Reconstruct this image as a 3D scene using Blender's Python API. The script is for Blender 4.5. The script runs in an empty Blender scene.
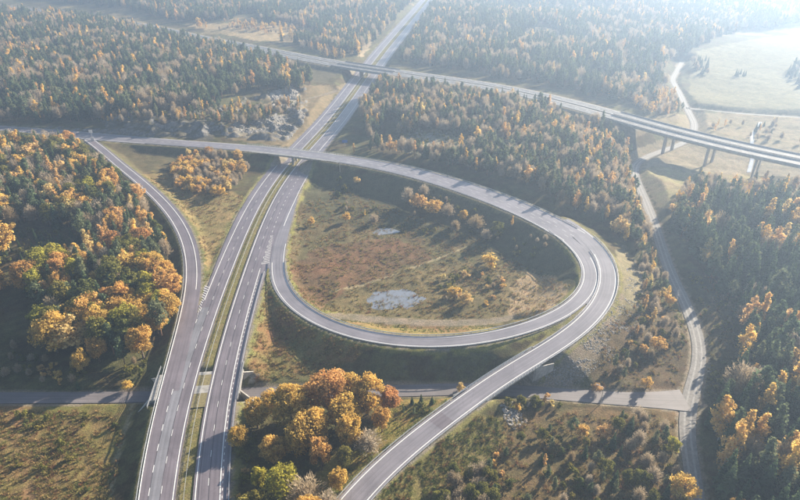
import bpy, math, random
import numpy as np
from math import radians, sin, cos, pi

random.seed(7)
rng = np.random.default_rng(7)
S = bpy.context.scene
COL = S.collection

# ------------------------------------------------------------------ camera, sky, sun, exposure
CAM_H, FOC, PITCH = 160.0, 600.0, radians(29.5)
SP, CP = sin(PITCH), cos(PITCH)
cd = bpy.data.cameras.new('camera')
cam = bpy.data.objects.new('camera', cd)
COL.objects.link(cam)
cam.location = (0, 0, CAM_H)
cam.rotation_euler = (pi / 2 - PITCH, 0, 0)
cd.sensor_width = 36
cd.lens = 36 * FOC / 800
cd.clip_start = 1
cd.clip_end = 20000
S.camera = cam

SUN_EL, SUN_AZ = radians(20.5), radians(47)       # azimuth to the right of the view direction (+Y)
w = bpy.data.worlds.new('World')
S.world = w
w.use_nodes = True
nt = w.node_tree
nt.nodes.clear()
sky = nt.nodes.new('ShaderNodeTexSky')
sky.sky_type = 'NISHITA'
sky.sun_disc = False
sky.sun_elevation = SUN_EL
sky.sun_rotation = SUN_AZ
sky.air_density = 1.0
sky.dust_density = 1.0
bg = nt.nodes.new('ShaderNodeBackground')
bg.inputs['Strength'].default_value = 0.055
wo = nt.nodes.new('ShaderNodeOutputWorld')
nt.links.new(sky.outputs[0], bg.inputs[0])
nt.links.new(bg.outputs[0], wo.inputs[0])

sd = bpy.data.lights.new('sun', 'SUN')
sun = bpy.data.objects.new('sun', sd)
COL.objects.link(sun)
sd.energy = 5.0
sd.angle = radians(0.5)
sd.color = (1.0, 0.88, 0.70)
sun.rotation_euler = (pi / 2 - SUN_EL, 0, pi - SUN_AZ)
sun.location = (300, 300, 400)

S.view_settings.view_transform = 'Standard'
S.view_settings.look = 'None'
S.view_settings.gamma = 1
S.view_settings.use_curve_mapping = False
S.view_settings.exposure = 1.72
S.cycles.max_bounces = 6
S.cycles.diffuse_bounces = 3
S.cycles.glossy_bounces = 2
S.cycles.transmission_bounces = 3
S.cycles.volume_bounces = 0
S.cycles.transparent_max_bounces = 6

# ------------------------------------------------------------------ projection helpers
def unproj(u, v, z=0.0):
    a, b = u - 400.0, v - 250.0
    down = FOC * SP + b * CP
    fwd = FOC * CP - b * SP
    t = (CAM_H - z) / down
    return a * t, fwd * t

def proj(x, y, z):
    d = y * CP + (CAM_H - z) * SP
    up = y * SP - (CAM_H - z) * CP
    return 400 + FOC * x / d, 250 - FOC * up / d

def in_poly(px, py, poly):
    c = np.zeros(np.shape(px), bool)
    n = len(poly)
    for i in range(n):
        x0, y0 = poly[i]
        x1, y1 = poly[(i + 1) % n]
        if y0 == y1:
            continue
        cond = ((y0 > py) != (y1 > py)) & (px < (x1 - x0) * (py - y0) / (y1 - y0) + x0)
        c ^= cond
    return c

def vnoise(x, y, scale, seed=0):
    """smooth value noise in 0..1"""
    x = np.asarray(x, float) / scale + 1000.3 + seed * 17.1
    y = np.asarray(y, float) / scale + 1000.7 + seed * 5.3
    xi, yi = np.floor(x), np.floor(y)
    fx, fy = x - xi, y - yi
    fx = fx * fx * (3 - 2 * fx)
    fy = fy * fy * (3 - 2 * fy)
    def h(a, b):
        s = np.sin(a * 127.1 + b * 311.7 + seed * 74.7) * 43758.5453
        return s - np.floor(s)
    return (h(xi, yi) * (1 - fx) + h(xi + 1, yi) * fx) * (1 - fy) + (h(xi, yi + 1) * (1 - fx) + h(xi + 1, yi + 1) * fx) * fy

# ------------------------------------------------------------------ materials
def mat(name):
    m = bpy.data.materials.new(name)
    m.use_nodes = True
    n = m.node_tree.nodes
    return m, n, m.node_tree.links, n['Principled BSDF']

def tex_noise(n, scale, detail=6, rough=.6, vec=None, links=None):
    t = n.new('ShaderNodeTexNoise')
    t.inputs['Scale'].default_value = scale
    t.inputs['Detail'].default_value = detail
    t.inputs['Roughness'].default_value = rough
    if vec is not None:
        links.new(vec, t.inputs['Vector'])
    return t

def ramp(n, l, fac, stops):
    r = n.new('ShaderNodeValToRGB')
    cr = r.color_ramp
    while len(cr.elements) < len(stops):
        cr.elements.new(.5)
    for e, (p, c) in zip(cr.elements, stops):
        e.position = p
        e.color = (*c, 1) if len(c) == 3 else c
    l.new(fac, r.inputs[0])
    return r

def mixc(n, l, typ, fac, a, b):
    m = n.new('ShaderNodeMix')
    m.data_type = 'RGBA'
    m.blend_type = typ
    for i, x in ((0, fac), (6, a), (7, b)):
        if hasattr(x, 'is_output') or hasattr(x, 'links'):
            l.new(x, m.inputs[i])
        elif i == 0:
            m.inputs[0].default_value = x
        else:
            m.inputs[i].default_value = (*x, 1)
    return m.outputs[2]

def grey(v):
    return (v, v, v)

def plain(name, c, rough=.8, metal=0, nscale=2.0, var=.25, bump=0.0):
    m, n, l, b = mat(name)
    g = n.new('ShaderNodeNewGeometry')
    t = tex_noise(n, nscale, 5, .65, g.outputs['Position'], l)
    r = ramp(n, l, t.outputs[0], [(.3, tuple(x * (1 - var) for x in c)), (.7, tuple(min(1, x * (1 + var)) for x in c))])
    l.new(r.outputs[0], b.inputs['Base Color'])
    b.inputs['Roughness'].default_value = rough
    b.inputs['Metallic'].default_value = metal
    if bump:
        bp = n.new('ShaderNodeBump')
        bp.inputs['Strength'].default_value = bump
        l.new(t.outputs[0], bp.inputs['Height'])
        l.new(bp.outputs[0], b.inputs['Normal'])
    return m

def asphalt(name, c, rough=.62, track=.22):
    m, n, l, b = mat(name)
    uv = n.new('ShaderNodeUVMap')
    uv.uv_map = 'UVMap'
    g = n.new('ShaderNodeNewGeometry')
    t1 = tex_noise(n, 3.0, 6, .7, g.outputs['Position'], l)
    t2 = tex_noise(n, .09, 4, .55, g.outputs['Position'], l)
    # streaks along the driving direction
    mp = n.new('ShaderNodeMapping')
    mp.inputs['Scale'].default_value = (1.3, .018, 1)
    l.new(uv.outputs[0], mp.inputs[0])
    t3 = tex_noise(n, 1.0, 4, .6, mp.outputs[0], l)
    r1 = ramp(n, l, t1.outputs[0], [(.25, grey(.86)), (.75, grey(1.12))])
    r2 = ramp(n, l, t2.outputs[0], [(.3, grey(.78)), (.7, grey(1.14))])
    r3 = ramp(n, l, t3.outputs[0], [(.32, grey(1 - track)), (.68, grey(1 + track))])
    o = mixc(n, l, 'MULTIPLY', 1.0, c, r1.outputs[0])
    o = mixc(n, l, 'MULTIPLY', 1.0, o, r2.outputs[0])
    o = mixc(n, l, 'MULTIPLY', 1.0, o, r3.outputs[0])
    # sealed cracks and patched squares
    v = n.new('ShaderNodeTexVoronoi')
    v.feature = 'DISTANCE_TO_EDGE'
    v.inputs['Scale'].default_value = .11
    l.new(g.outputs['Position'], v.inputs['Vector'])
    r4 = ramp(n, l, v.outputs['Distance'], [(.0, grey(.72)), (.012, grey(1))])
    o = mixc(n, l, 'MULTIPLY', .6, o, r4.outputs[0])
    l.new(o, b.inputs['Base Color'])
    b.inputs['Roughness'].default_value = rough
    b.inputs['Specular IOR Level'].default_value = .6
    return m

M_ASPH = asphalt('motorway_asphalt', (.165, .142, .158), .42)
M_ASPH_R = asphalt('ramp_asphalt', (.20, .185, .205), .42)
M_ASPH_G = asphalt('grey_lane_asphalt', (.20, .195, .215), .5)
M_ASPH_E = asphalt('side_road_asphalt', (.15, .132, .135), .7)
M_ASPH_V = asphalt('viaduct_asphalt', (.085, .085, .095), .8)
M_GRAVEL = plain('gravel_road', (.21, .195, .18), .95, 0, .9, .3, .3)
M_PAINT = plain('road_paint', (.74, .74, .72), .6, 0, 4, .12)
M_STEEL = plain('galvanised_steel', (.50, .51, .52), .45, .6, 2, .15)
M_STEELD = plain('dark_steel_posts', (.16, .16, .17), .6, .3, 2, .15)
M_CONC = plain('concrete', (.30, .285, .265), .85, 0, .6, .3, .15)
M_CONCL = plain('pale_concrete', (.40, .375, .34), .85, 0, .6, .35, .2)
M_WHITE = plain('white_sign_face', (.8, .8, .8), .4, 0, 2, .03)
M_BLUE = plain('blue_sign_face', (.03, .12, .42), .4, 0, 2, .05)
M_BARK = plain('bark', (.13, .095, .07), .95, 0, 2.5, .4, .4)
M_BIRCHBARK = plain('birch_bark', (.52, .5, .46), .85, 0, 3, .4, .2)
M_PINEBARK = plain('pine_bark', (.24, .13, .075), .95, 0, 2.5, .35, .4)
M_ROCK = plain('grey_rock', (.25, .23, .21), .9, 0, .9, .4, .5)

def leaf_mat(name, cols, trans=.38, tone=.45):
    """cols: colour stops chosen per tree; the face attribute 'tone' varies leaf clumps."""
    m, n, l, b = mat(name)
    n.remove(b)
    out = n['Material Output']
    oi = n.new('ShaderNodeObjectInfo')
    k = len(cols)
    r = ramp(n, l, oi.outputs['Random'], [(i / (k - 1), c) for i, c in enumerate(cols)])
    at = n.new('ShaderNodeAttribute')
    at.attribute_name = 'tone'
    r2 = ramp(n, l, at.outputs['Fac'], [(0, grey(1 - tone)), (1, grey(1 + tone))])
    c = mixc(n, l, 'MULTIPLY', 1.0, r.outputs[0], r2.outputs[0])
    d = n.new('ShaderNodeBsdfDiffuse')
    t = n.new('ShaderNodeBsdfTranslucent')
    mx = n.new('ShaderNodeMixShader')
    mx.inputs[0].default_value = trans
    l.new(c, d.inputs[0])
    l.new(c, t.inputs[0])
    l.new(d.outputs[0], mx.inputs[1])
    l.new(t.outputs[0], mx.inputs[2])
    l.new(mx.outputs[0], out.inputs['Surface'])
    return m

L_SPRUCE = leaf_mat('spruce_needles', [(.065, .10, .05), (.09, .13, .065), (.12, .155, .075)], .4, .5)
L_PINE = leaf_mat('pine_needles', [(.11, .15, .08), (.15, .18, .095), (.19, .20, .11)], .42, .45)
L_OAK = leaf_mat('rusty_leaves', [(.60, .36, .12), (.58, .40, .11), (.64, .44, .13), (.54, .29, .12)], .5)
L_GOLD = leaf_mat('golden_leaves', [(.74, .54, .16), (.68, .46, .15), (.62, .40, .18), (.70, .58, .26)], .5, .35)
L_OLIVE = leaf_mat('olive_leaves', [(.17, .17, .05), (.22, .20, .05), (.13, .15, .05), (.28, .23, .06)], .4)
L_LIME = leaf_mat('yellow_green_leaves', [(.42, .36, .06), (.36, .34, .06)], .45, .35)
L_RUST = None
L_TWIG = leaf_mat('bare_twigs', [(.38, .30, .20), (.44, .37, .28), (.36, .27, .15)], .35, .35)
L_GRASS = leaf_mat('dry_grass_blades', [(.30, .20, .09), (.20, .19, .06), (.34, .25, .11), (.22, .10, .055)], .35, .35)
L_GREEN = leaf_mat('green_grass_blades', [(.14, .17, .04), (.20, .20, .06), (.10, .14, .04)], .35, .35)

# ------------------------------------------------------------------ mesh helpers
def tag(o, label=None, cat=None, group=None, kind=None):
    if label: o['label'] = label
    if cat: o['category'] = cat
    if group: o['group'] = group
    if kind: o['kind'] = kind
    return o

def obj(name, me, parent=None):
    o = bpy.data.objects.new(name, me)
    COL.objects.link(o)
    if parent: o.parent = parent
    return o

def empty(name, loc=(0, 0, 0), rz=0):
    o = bpy.data.objects.new(name, None)
    COL.objects.link(o)
    o.location = loc
    o.rotation_euler = (0, 0, rz)
    o.empty_display_size = 1
    return o

class MB:
    """collects faces for ONE mesh"""
    def __init__(s):
        s.v, s.f, s.uv = [], [], []
    def quad(s, a, b, c, d, uv=None):
        i = len(s.v)
        s.v += [tuple(a), tuple(b), tuple(c), tuple(d)]
        s.f.append((i, i + 1, i + 2, i + 3))
        s.uv += uv or [(0, 0)] * 4
    def face(s, pts):
        i = len(s.v)
        s.v += [tuple(p) for p in pts]
        s.f.append(tuple(range(i, i + len(pts))))
        s.uv += [(0, 0)] * len(pts)
    def hexa(s, lo, hi):
        """two rings of 4 points, lower and upper"""
        i = len(s.v)
        s.v += [tuple(p) for p in lo] + [tuple(p) for p in hi]
        fs = [(3, 2, 1, 0), (4, 5, 6, 7), (0, 1, 5, 4), (1, 2, 6, 5), (2, 3, 7, 6), (3, 0, 4, 7)]
        s.f += [tuple(i + k for k in f) for f in fs]
        s.uv += [(0, 0)] * 24
    def box(s, c, d, rz=0):
        cx, cy, cz = c
        hx, hy, hz = d[0] / 2, d[1] / 2, d[2] / 2
        ca, sa = cos(rz), sin(rz)
        ring = [(cx + x * ca - y * sa, cy + x * sa + y * ca) for x, y in ((-hx, -hy), (hx, -hy), (hx, hy), (-hx, hy))]
        s.hexa([(x, y, cz - hz) for x, y in ring], [(x, y, cz + hz) for x, y in ring])
    def tube(s, pts, rad, n=6):
        base = len(s.v)
        for k, p in enumerate(pts):
            p = np.array(p, float)
            t = np.array(pts[min(k + 1, len(pts) - 1)], float) - np.array(pts[max(k - 1, 0)], float)
            t /= np.linalg.norm(t) + 1e-9
            a = np.cross(t, (0.3, 0.1, 1) if abs(t[2]) < .9 else (1, 0, 0))
            a /= np.linalg.norm(a)
            b = np.cross(t, a)
            for j in range(n):
                q = p + rad[k] * (a * cos(2 * pi * j / n) + b * sin(2 * pi * j / n))
                s.v.append(tuple(q))
        for k in range(len(pts) - 1):
            for j in range(n):
                j2 = (j + 1) % n
                s.f.append((base + k * n + j, base + k * n + j2, base + (k + 1) * n + j2, base + (k + 1) * n + j))
                s.uv += [(0, 0)] * 4
        s.f.append(tuple(base + (len(pts) - 1) * n + j for j in range(n)))
        s.uv += [(0, 0)] * n
    def mesh(s, name, m, smooth=False):
        me = bpy.data.meshes.new(name)
        me.from_pydata(s.v, [], s.f)
        uvl = me.uv_layers.new(name='UVMap')
        uvl.data.foreach_set('uv', np.array(s.uv, np.float32).ravel())
        if m: me.materials.append(m)
        if smooth: me.shade_smooth()
        return me
    def build(s, name, m, parent=None, smooth=False):
        return obj(name, s.mesh(name, m, smooth), parent)

# ------------------------------------------------------------------ roads as sampled lines
class Road:
    def __init__(s, ctrl, step=2.0, smooth=9):
        P = []
        for c in ctrl:
            u, v, z, wl, wr = c
            x, y = unproj(u, v, z)
            P.append((x, y, z, wl, wr))
        P = np.array(P)
        # Catmull-Rom (centripetal-ish by chord parameter) then resample, then smooth
        t = np.concatenate([[0], np.cumsum(np.hypot(*np.diff(P[:, :2], axis=0).T))])
        tt = np.arange(0, t[-1], step)
        Q = np.stack([np.interp(tt, t, P[:, k]) for k in range(5)], 1)
        for it in range(3):
            k = smooth
            pad0 = 2 * Q[0] - Q[1:k + 1][::-1]
            pad1 = 2 * Q[-1] - Q[-k - 1:-1][::-1]
            R = np.vstack([pad0, Q, pad1])
            ker = np.ones(2 * k + 1) / (2 * k + 1)
            R = np.stack([np.convolve(R[:, c], ker, 'valid') for c in range(5)], 1)
            Q = R
        s.P = Q
        d = np.gradient(Q[:, :2], axis=0)
        d /= np.linalg.norm(d, axis=1)[:, None]
        s.T = d
        s.N = np.stack([-d[:, 1], d[:, 0]], 1)          # left side
        s.s = np.concatenate([[0], np.cumsum(np.hypot(*np.diff(Q[:, :2], axis=0).T))])
        s.ok = np.ones(len(Q), bool)                    # False over bridges: no earthwork there
    def near(s, x, y):
        return int(np.argmin(np.hypot(s.P[:, 0] - x, s.P[:, 1] - y)))
    def nearpx(s, u, v, z=0):
        return s.near(*unproj(u, v, z))
    def gap(s, i, half):
        m = np.abs(s.s - s.s[i]) <= half
        s.ok[m] = False
    def at(s, ss, off=0.0, dz=0.0):
        x = np.interp(ss, s.s, s.P[:, 0]); y = np.interp(ss, s.s, s.P[:, 1]); z = np.interp(ss, s.s, s.P[:, 2])
        nx = np.interp(ss, s.s, s.N[:, 0]); ny = np.interp(ss, s.s, s.N[:, 1])
        return np.array([x + nx * off, y + ny * off, z + dz])

MOT = Road([(176, 600, 0, 11, 14), (178, 550, 0, 11, 14), (182, 500, 0, 11, 14), (189, 437, 0, 11, 14), (204, 375, 0, 11, 14), (223, 312, 0, 11.2, 14),
            (245.5, 250, 0, 13.5, 15), (261, 212, 0, 14, 17.5), (275, 187, 0, 14, 17.5), (292, 165, 0, 14, 15.5), (307, 148, 0, 14, 14),
            (329, 125, 0, 14, 14), (348, 100, 0, 14, 14), (366, 75, 0, 14, 14), (385, 50, 0, 14, 14), (406, 25, 0, 14, 14),
            (427, 0, 0, 14, 14), (447, -25, 0, 14, 14), (460, -42, 0, 14, 14)], 2.0, 12)
RA = Road([(88, 139, 7.0, 3.5, 3.5), (103, 150, 6.6, 3.5, 3.5), (117, 163, 6.0, 4, 3.5), (140, 181, 5.0, 4, 3.5), (164, 203, 3.8, 4.5, 3.4), (181, 225, 2.6, 4.5, 3.4),
           (191, 250, 1.4, 4.6, 3.2), (193, 280, .6, 4.6, 3.2), (187.5, 312, .15, 4.6, 3), (171.5, 372, 0, 4.6, 2.6), (155.5, 437, 0, 4.6, 2.6), (145.5, 500, 0, 4.6, 2.6), (141, 550, 0, 4.6, 2.6), (138, 600, 0, 4.6, 2.6)], 2.0, 7)
LOOP = Road([(297, 196, 0, .6, .2), (292, 208, 0, 2.2, 1.6), (284, 230, 0, 2.9, 3.0), (278.5, 250, 0, 3.5, 3.5), (276, 268, .1, 3.8, 3.8), (279, 287, .3, 3.8, 3.8), (288, 300, .6, 3.8, 3.8), (302, 312, .9, 3.8, 3.8), (325, 325, 1.3, 3.8, 3.8),
             (350, 334, 1.7, 3.8, 3.8), (400, 343, 2.4, 3.8, 3.8), (450, 343.5, 3.0, 3.8, 3.8), (500, 336.5, 3.7, 3.8, 3.8), (550, 321, 4.4, 3.8, 3.8),
             (576, 306.5, 4.9, 3.8, 3.8), (589.3, 292.5, 5.2, 3.8, 3.8), (594.8, 278, 5.5, 3.8, 3.8), (590.7, 261, 5.8, 3.8, 3.8), (573.5, 242.5, 6.2, 3.8, 3.8), (552, 228, 6.5, 3.8, 3.8)], 2.0, 6)
RC = Road([(285, 600, -.5, 4.4, 4.4), (318, 545, -.3, 4.4, 4.4), (350, 500, 0, 4.4, 4.4), (400, 452, .4, 4.4, 4.4), (450, 414, .9, 4.4, 4.4), (504, 375, 1.8, 4.4, 4.4), (550, 349, 3.0, 4.4, 4.4), (575, 333, 3.8, 4.4, 4.4),
           (593, 317, 4.5, 4.4, 4.4), (606, 299, 5.1, 4.4, 4.4), (611, 279, 5.5, 4.4, 4.4), (607, 259, 5.8, 4.4, 4.4), (593, 241, 6.2, 4.4, 4.4), (579, 230, 6.4, 4.4, 4.4), (562, 220.5, 6.5, 4.4, 4.4)], 2.0, 6)
RD = Road([(-150, 118, 7.5, 5, 5), (0, 128, 7.5, 5, 5), (50, 132, 7.2, 6, 6), (90, 136, 7, 7.5, 8.5), (150, 141, 7, 6.5, 6.5), (200, 144.5, 7, 6.3, 6.3), (250, 148, 7, 6.5, 6.5), (300, 153.3, 7, 6.5, 6.5), (350, 160, 7, 7, 7),
           (400, 169, 7, 7.6, 7.6), (450, 182.5, 7, 8.3, 8.3), (500, 200, 6.8, 8.6, 8.6), (530, 212, 6.6, 8.6, 8.6), (555, 224.5, 6.5, 8.6, 8.6), (575, 237, 6.3, 8.6, 8.6)], 2.0, 8)
RE = Road([(-160, 398, -5.5, 3.1, 3.1), (0, 398, -5.5, 3.1, 3.1), (100, 397.5, -5.5, 3.1, 3.1), (170, 396.5, -5.5, 3.1, 3.1), (238, 393, -5.6, 3.1, 3.1), (300, 392, -5.6, 3.1, 3.1), (400, 391, -5.6, 3.3, 3.3), (450, 389, -5.6, 3.3, 3.3),
           (500, 389, -5.6, 3.3, 3.3), (560, 394, -5.6, 3.4, 3.4), (600, 397.5, -5.6, 3.5, 3.5), (640, 400, -5.7, 3.6, 3.6), (668, 400.5, -5.8, 4.2, 4.2), (678, 400.5, -5.8, 5.2, 5.2), (687, 400.5, -5.8, 6.2, 6.2)], 2.0, 5)
RF = Road([(704, 600, -6, 2.7, 2.7), (702, 550, -6, 2.7, 2.7), (697, 500, -6, 2.7, 2.7), (693, 475, -6, 2.7, 2.7), (688, 450, -6, 2.7, 2.7), (686, 425, -6, 2.8, 2.8), (689, 400, -6, 3.2, 3.2), (697, 375, -6, 2.8, 2.8), (701, 355, -6, 2.7, 2.7),
           (697, 332, -6.2, 2.8, 2.8), (684, 300, -6.5, 2.9, 2.9), (671, 275, -6.8, 3, 3), (663, 252, -7, 3, 3), (657, 232, -7.2, 3, 3), (650, 212, -7.5, 3, 3), (642, 193, -8, 3, 3), (635, 178, -8, 3, 3), (634, 164, -8.3, 3, 3), (650, 155, -8.8, 3, 3), (672, 148, -9.3, 3, 3), (692, 139, -9.5, 3, 3), (695, 124, -10, 3, 3), (686, 107, -10, 3, 3), (680, 94, -10, 3, 3),
           (672, 80, -10, 3, 3), (682, 62, -10, 3, 3)], 2.0, 4)
RT = Road([(318, 316, -.2, 2.2, 2.2), (335, 315, -2.2, 2.2, 2.2), (355, 317, -3.2, 2.4, 2.4), (400, 321, -3.4, 2.2, 2.2), (450, 323, -3.4, 2, 2), (490, 322.5, -3.2, 2, 2), (512, 317, -2.8, 1.8, 1.8)], 2.0, 3)
RV = Road([(-260, -14, 8, 13, 13), (-120, -3, 8, 13, 13), (0, 7, 8, 13, 13), (80, 15, 8, 13, 13), (150, 27, 8, 13, 13), (200, 38, 8, 13, 13), (250, 47, 8, 13, 13), (300, 57, 8.5, 13, 13), (350, 66, 8.5, 13, 13), (400, 73, 8.5, 13, 13), (450, 80, 8.5, 13, 13), (500, 87.5, 8.5, 13, 13), (550, 98, 8.5, 13, 13), (600, 111, 8.5, 13, 13),
           (650, 126, 8.5, 13, 13), (700, 139, 8.5, 13, 13), (750, 150.5, 8.5, 13, 13), (800, 161, 8.5, 13, 13), (870, 174, 8.5, 13, 13), (1000, 196, 8.5, 13, 13)], 3.0, 9)
RG = Road([(225, 112, 5.5, 2, 2), (255, 106, 5, 2, 2), (285, 102, 3.5, 2.2, 2.2), (315, 98, 1.5, 2.4, 2.4), (335, 91, .3, 3, 3)], 2.0, 4)
RH = Road([(686, 108, -10, 2.5, 2.5), (720, 112, -10, 2, 2), (760, 115, -10, 2, 2), (800, 117.5, -10, 2, 2), (900, 124, -10, 2, 2)], 3.0, 4)

# bridges: no earth under these stretches
c_me = RE.nearpx(196, 394.5, -5.6)
cross_ME = RE.P[c_me][:2]
MOT.gap(MOT.near(*cross_ME), 6.0)
RA.gap(RA.near(*RE.P[RE.nearpx(163, 396.5, -5.5)][:2]), 6.0)
i_rc = int(np.argmin([np.min(np.hypot(RE.P[:, 0] - p[0], RE.P[:, 1] - p[1])) for p in RC.P]))
RC.gap(i_rc, 13.0)
i_dm = int(np.argmin([np.min(np.hypot(MOT.P[:, 0] - p[0], MOT.P[:, 1] - p[1])) for p in RD.P]))
RD.gap(i_dm, 27.0)
i_vm = int(np.argmin([np.min(np.hypot(MOT.P[:, 0] - p[0], MOT.P[:, 1] - p[1])) for p in RV.P]))
RV.gap(i_vm, 27.0)
i_v0 = RV.nearpx(628, 120, 8.5)
RV.ok[i_v0:] = False

# ------------------------------------------------------------------ terrain
def axis(lo, a, b, hi, step, g):
    mid = list(np.arange(a, b, step))
    up, st = [], step
    x = mid[-1]
    while x < hi:
        st *= g
        x += st
        up.append(x)
    dn, st = [], step
    x = mid[0]
    while x > lo:
        st *= g
        x -= st
        dn.append(x)
    return np.array(dn[::-1] + mid + up)

GX = axis(-4000, -240, 280, 4000, 1.25, 1.022)
GY = axis(-800, 95, 430, 6000, 1.25, 1.0105)
GXX, GYY = np.meshgrid(GX, GY)                 # rows = y

BASE = [  # u, v, z control heights
    (0, 480, -5.4), (60, 440, -5.3), (110, 470, -5.6), (60, 400, -5.5), (-150, 450, -5.2), (0, 600, -5.4), (-150, 600, -5),
    (20, 370, -5.0), (80, 350, -3.5), (30, 300, 0), (100, 280, 0.5), (150, 280, -2.0), (140, 340, -4.0), (60, 240, 2), (0, 200, 4), (80, 190, 5), (-200, 250, 3),
    (40, 160, 6.5), (110, 175, 5), (150, 160, 3.5), (200, 165, 1.5), (200, 200, 0.3), (215, 230, -.2), (240, 180, 0),
    (0, 120, 8), (100, 115, 9), (150, 118, 13), (200, 118, 12), (250, 115, 8), (290, 110, 5), (310, 130, 1), (60, 80, 12), (150, 70, 12), (230, 80, 10), (290, 85, 7), (320, 80, 4),
    (30, 40, 12), (-150, 60, 12), (100, 5, 14), (250, 20, 10), (350, 30, 4),
    (340, 200, -2.6), (400, 200, -2.5), (480, 220, -2.5), (560, 260, -3), (330, 250, -3.6), (310, 270, -2.5), (390, 230, -4.1), (400, 270, -4), (390, 298, -4.2), (450, 290, -4), (500, 270, -3.6), (520, 300, -3.4), (560, 290, -3), (430, 315, -4.0), (480, 318, -3.6),
    (270, 310, -2.5), (265, 350, -4.2), (330, 360, -5.5), (420, 370, -5.6), (470, 365, -5.6), (250, 400, -5.4), (300, 420, -4.5), (350, 420, -4.2), (280, 470, -4.5), (250, 500, -4.8), (320, 520, -4.5), (370, 450, -3.4), (400, 420, -4.5),
    (480, 430, -4.6), (430, 470, -3.6), (520, 410, -5.5), (560, 440, -4.5), (620, 430, -5.5), (560, 490, -4), (640, 480, -5.5), (480, 560, -4), (660, 560, -5.5),
    (560, 370, -3.5), (600, 360, -4.4), (640, 350, -5.2), (650, 300, -4.5), (640, 250, -2), (670, 380, -5.8),
    (740, 450, -6), (760, 350, -6), (800, 250, -6), (730, 300, -6.5), (700, 230, -7.5), (900, 400, -4), (900, 220, -6), (760, 560, -6),
    (380, 140, 3), (450, 150, 8), (430, 120, 9), (520, 170, 8), (560, 190, 6), (600, 200, 2), (560, 150, 7), (500, 110, 10), (610, 160, 0), (620, 140, -3),
    (380, 105, 4), (400, 90, 8), (480, 95, 8.5), (660, 170, -8.5), (700, 160, -10), (750, 170, -10.5), (800, 185, -10), (760, 130, -11), (720, 90, -10), (780, 80, -10), (800, 40, -10), (900, 150, -11), (900, 90, -10),
    (650, 100, -8), (600, 90, 1), (560, 80, 6), (480, 60, 8), (440, 40, 3), (520, 30, 8), (620, 50, 3), (700, 40, -5), (600, 0, 6), (800, 0, -2), (430, 60, 3),
]
bx, by, bz = [], [], []
for u, v, z in BASE:
    x, y = unproj(u, v, z)
    bx.append(x); by.append(y); bz.append(z)
bx, by, bz = map(np.array, (bx, by, bz))

def base_height(x, y):
    shp = x.shape
    x, y = x.ravel(), y.ravel()
    out = np.empty(x.size)
    for i in range(0, x.size, 60000):
        d2 = (x[i:i + 60000, None] - bx) ** 2 + (y[i:i + 60000, None] - by) ** 2
        wgt = 1.0 / (d2 + 60) ** 1.6
        out[i:i + 60000] = (wgt * bz).sum(1) / wgt.sum(1)
    out += (vnoise(x, y, 9, 1) - .5) * .9 + (vnoise(x, y, 3.4, 2) - .5) * .35
    far = np.clip((np.hypot(x, y) - 300) / 600, 0, 1)
    out += far * (vnoise(x, y, 120, 3) - .5) * 10
    return out.reshape(shp)

def road_field(x, y, R, reach, use_ok=True):
    """for each point: distance outside the road edge, road z (nan beyond reach)"""
    shp = x.shape
    x, y = x.ravel(), y.ravel()
    e = np.full(x.size, 1e6, np.float32)
    zz = np.zeros(x.size, np.float32)
    P, N = R.P, R.N
    keep = R.ok if use_ok else np.ones(len(P), bool)
    CH = 24
    for a in range(0, len(P), CH):
        idx = np.arange(a, min(a + CH, len(P)))
        idx = idx[keep[idx]]
        if len(idx) == 0: continue
        q = P[idx]
        m = (x > q[:, 0].min() - reach) & (x < q[:, 0].max() + reach) & (y > q[:, 1].min() - reach) & (y < q[:, 1].max() + reach)
        mi = np.nonzero(m)[0]
        for b in range(0, len(mi), 40000):
            j = mi[b:b + 40000]
            dx = x[j, None] - q[:, 0]; dy = y[j, None] - q[:, 1]
            d = np.hypot(dx, dy)
            k = d.argmin(1)
            r = np.arange(len(j))
            lat = dx[r, k] * N[idx[k], 0] + dy[r, k] * N[idx[k], 1]
            lon = np.abs(dx[r, k] * N[idx[k], 1] - dy[r, k] * N[idx[k], 0])
            wdt = np.where(lat > 0, q[k, 3], q[k, 4])
            dd = np.where(lon < 2.2, np.abs(lat), d[r, k])
            ee = np.maximum(dd - wdt, -50)
            better = ee < e[j]
            e[j] = np.where(better, ee, e[j])
            zz[j] = np.where(better, q[k, 2], zz[j])
    return e.reshape(shp), zz.reshape(shp)

POND1 = [(372, 235), (378, 231), (384, 227.5), (392, 226.8), (398, 229), (400, 231), (392, 233), (384, 233.5), (378, 236)]
POND2 = [(366, 296), (369, 290), (378, 288), (392, 288.5), (404, 291), (414, 297), (426, 301), (424, 305), (410, 308), (392, 308), (376, 306), (368, 301)]
STREAM = [(760, 124), (756, 130), (752, 137), (751, 148), (752, 160), (749, 172)]

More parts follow.
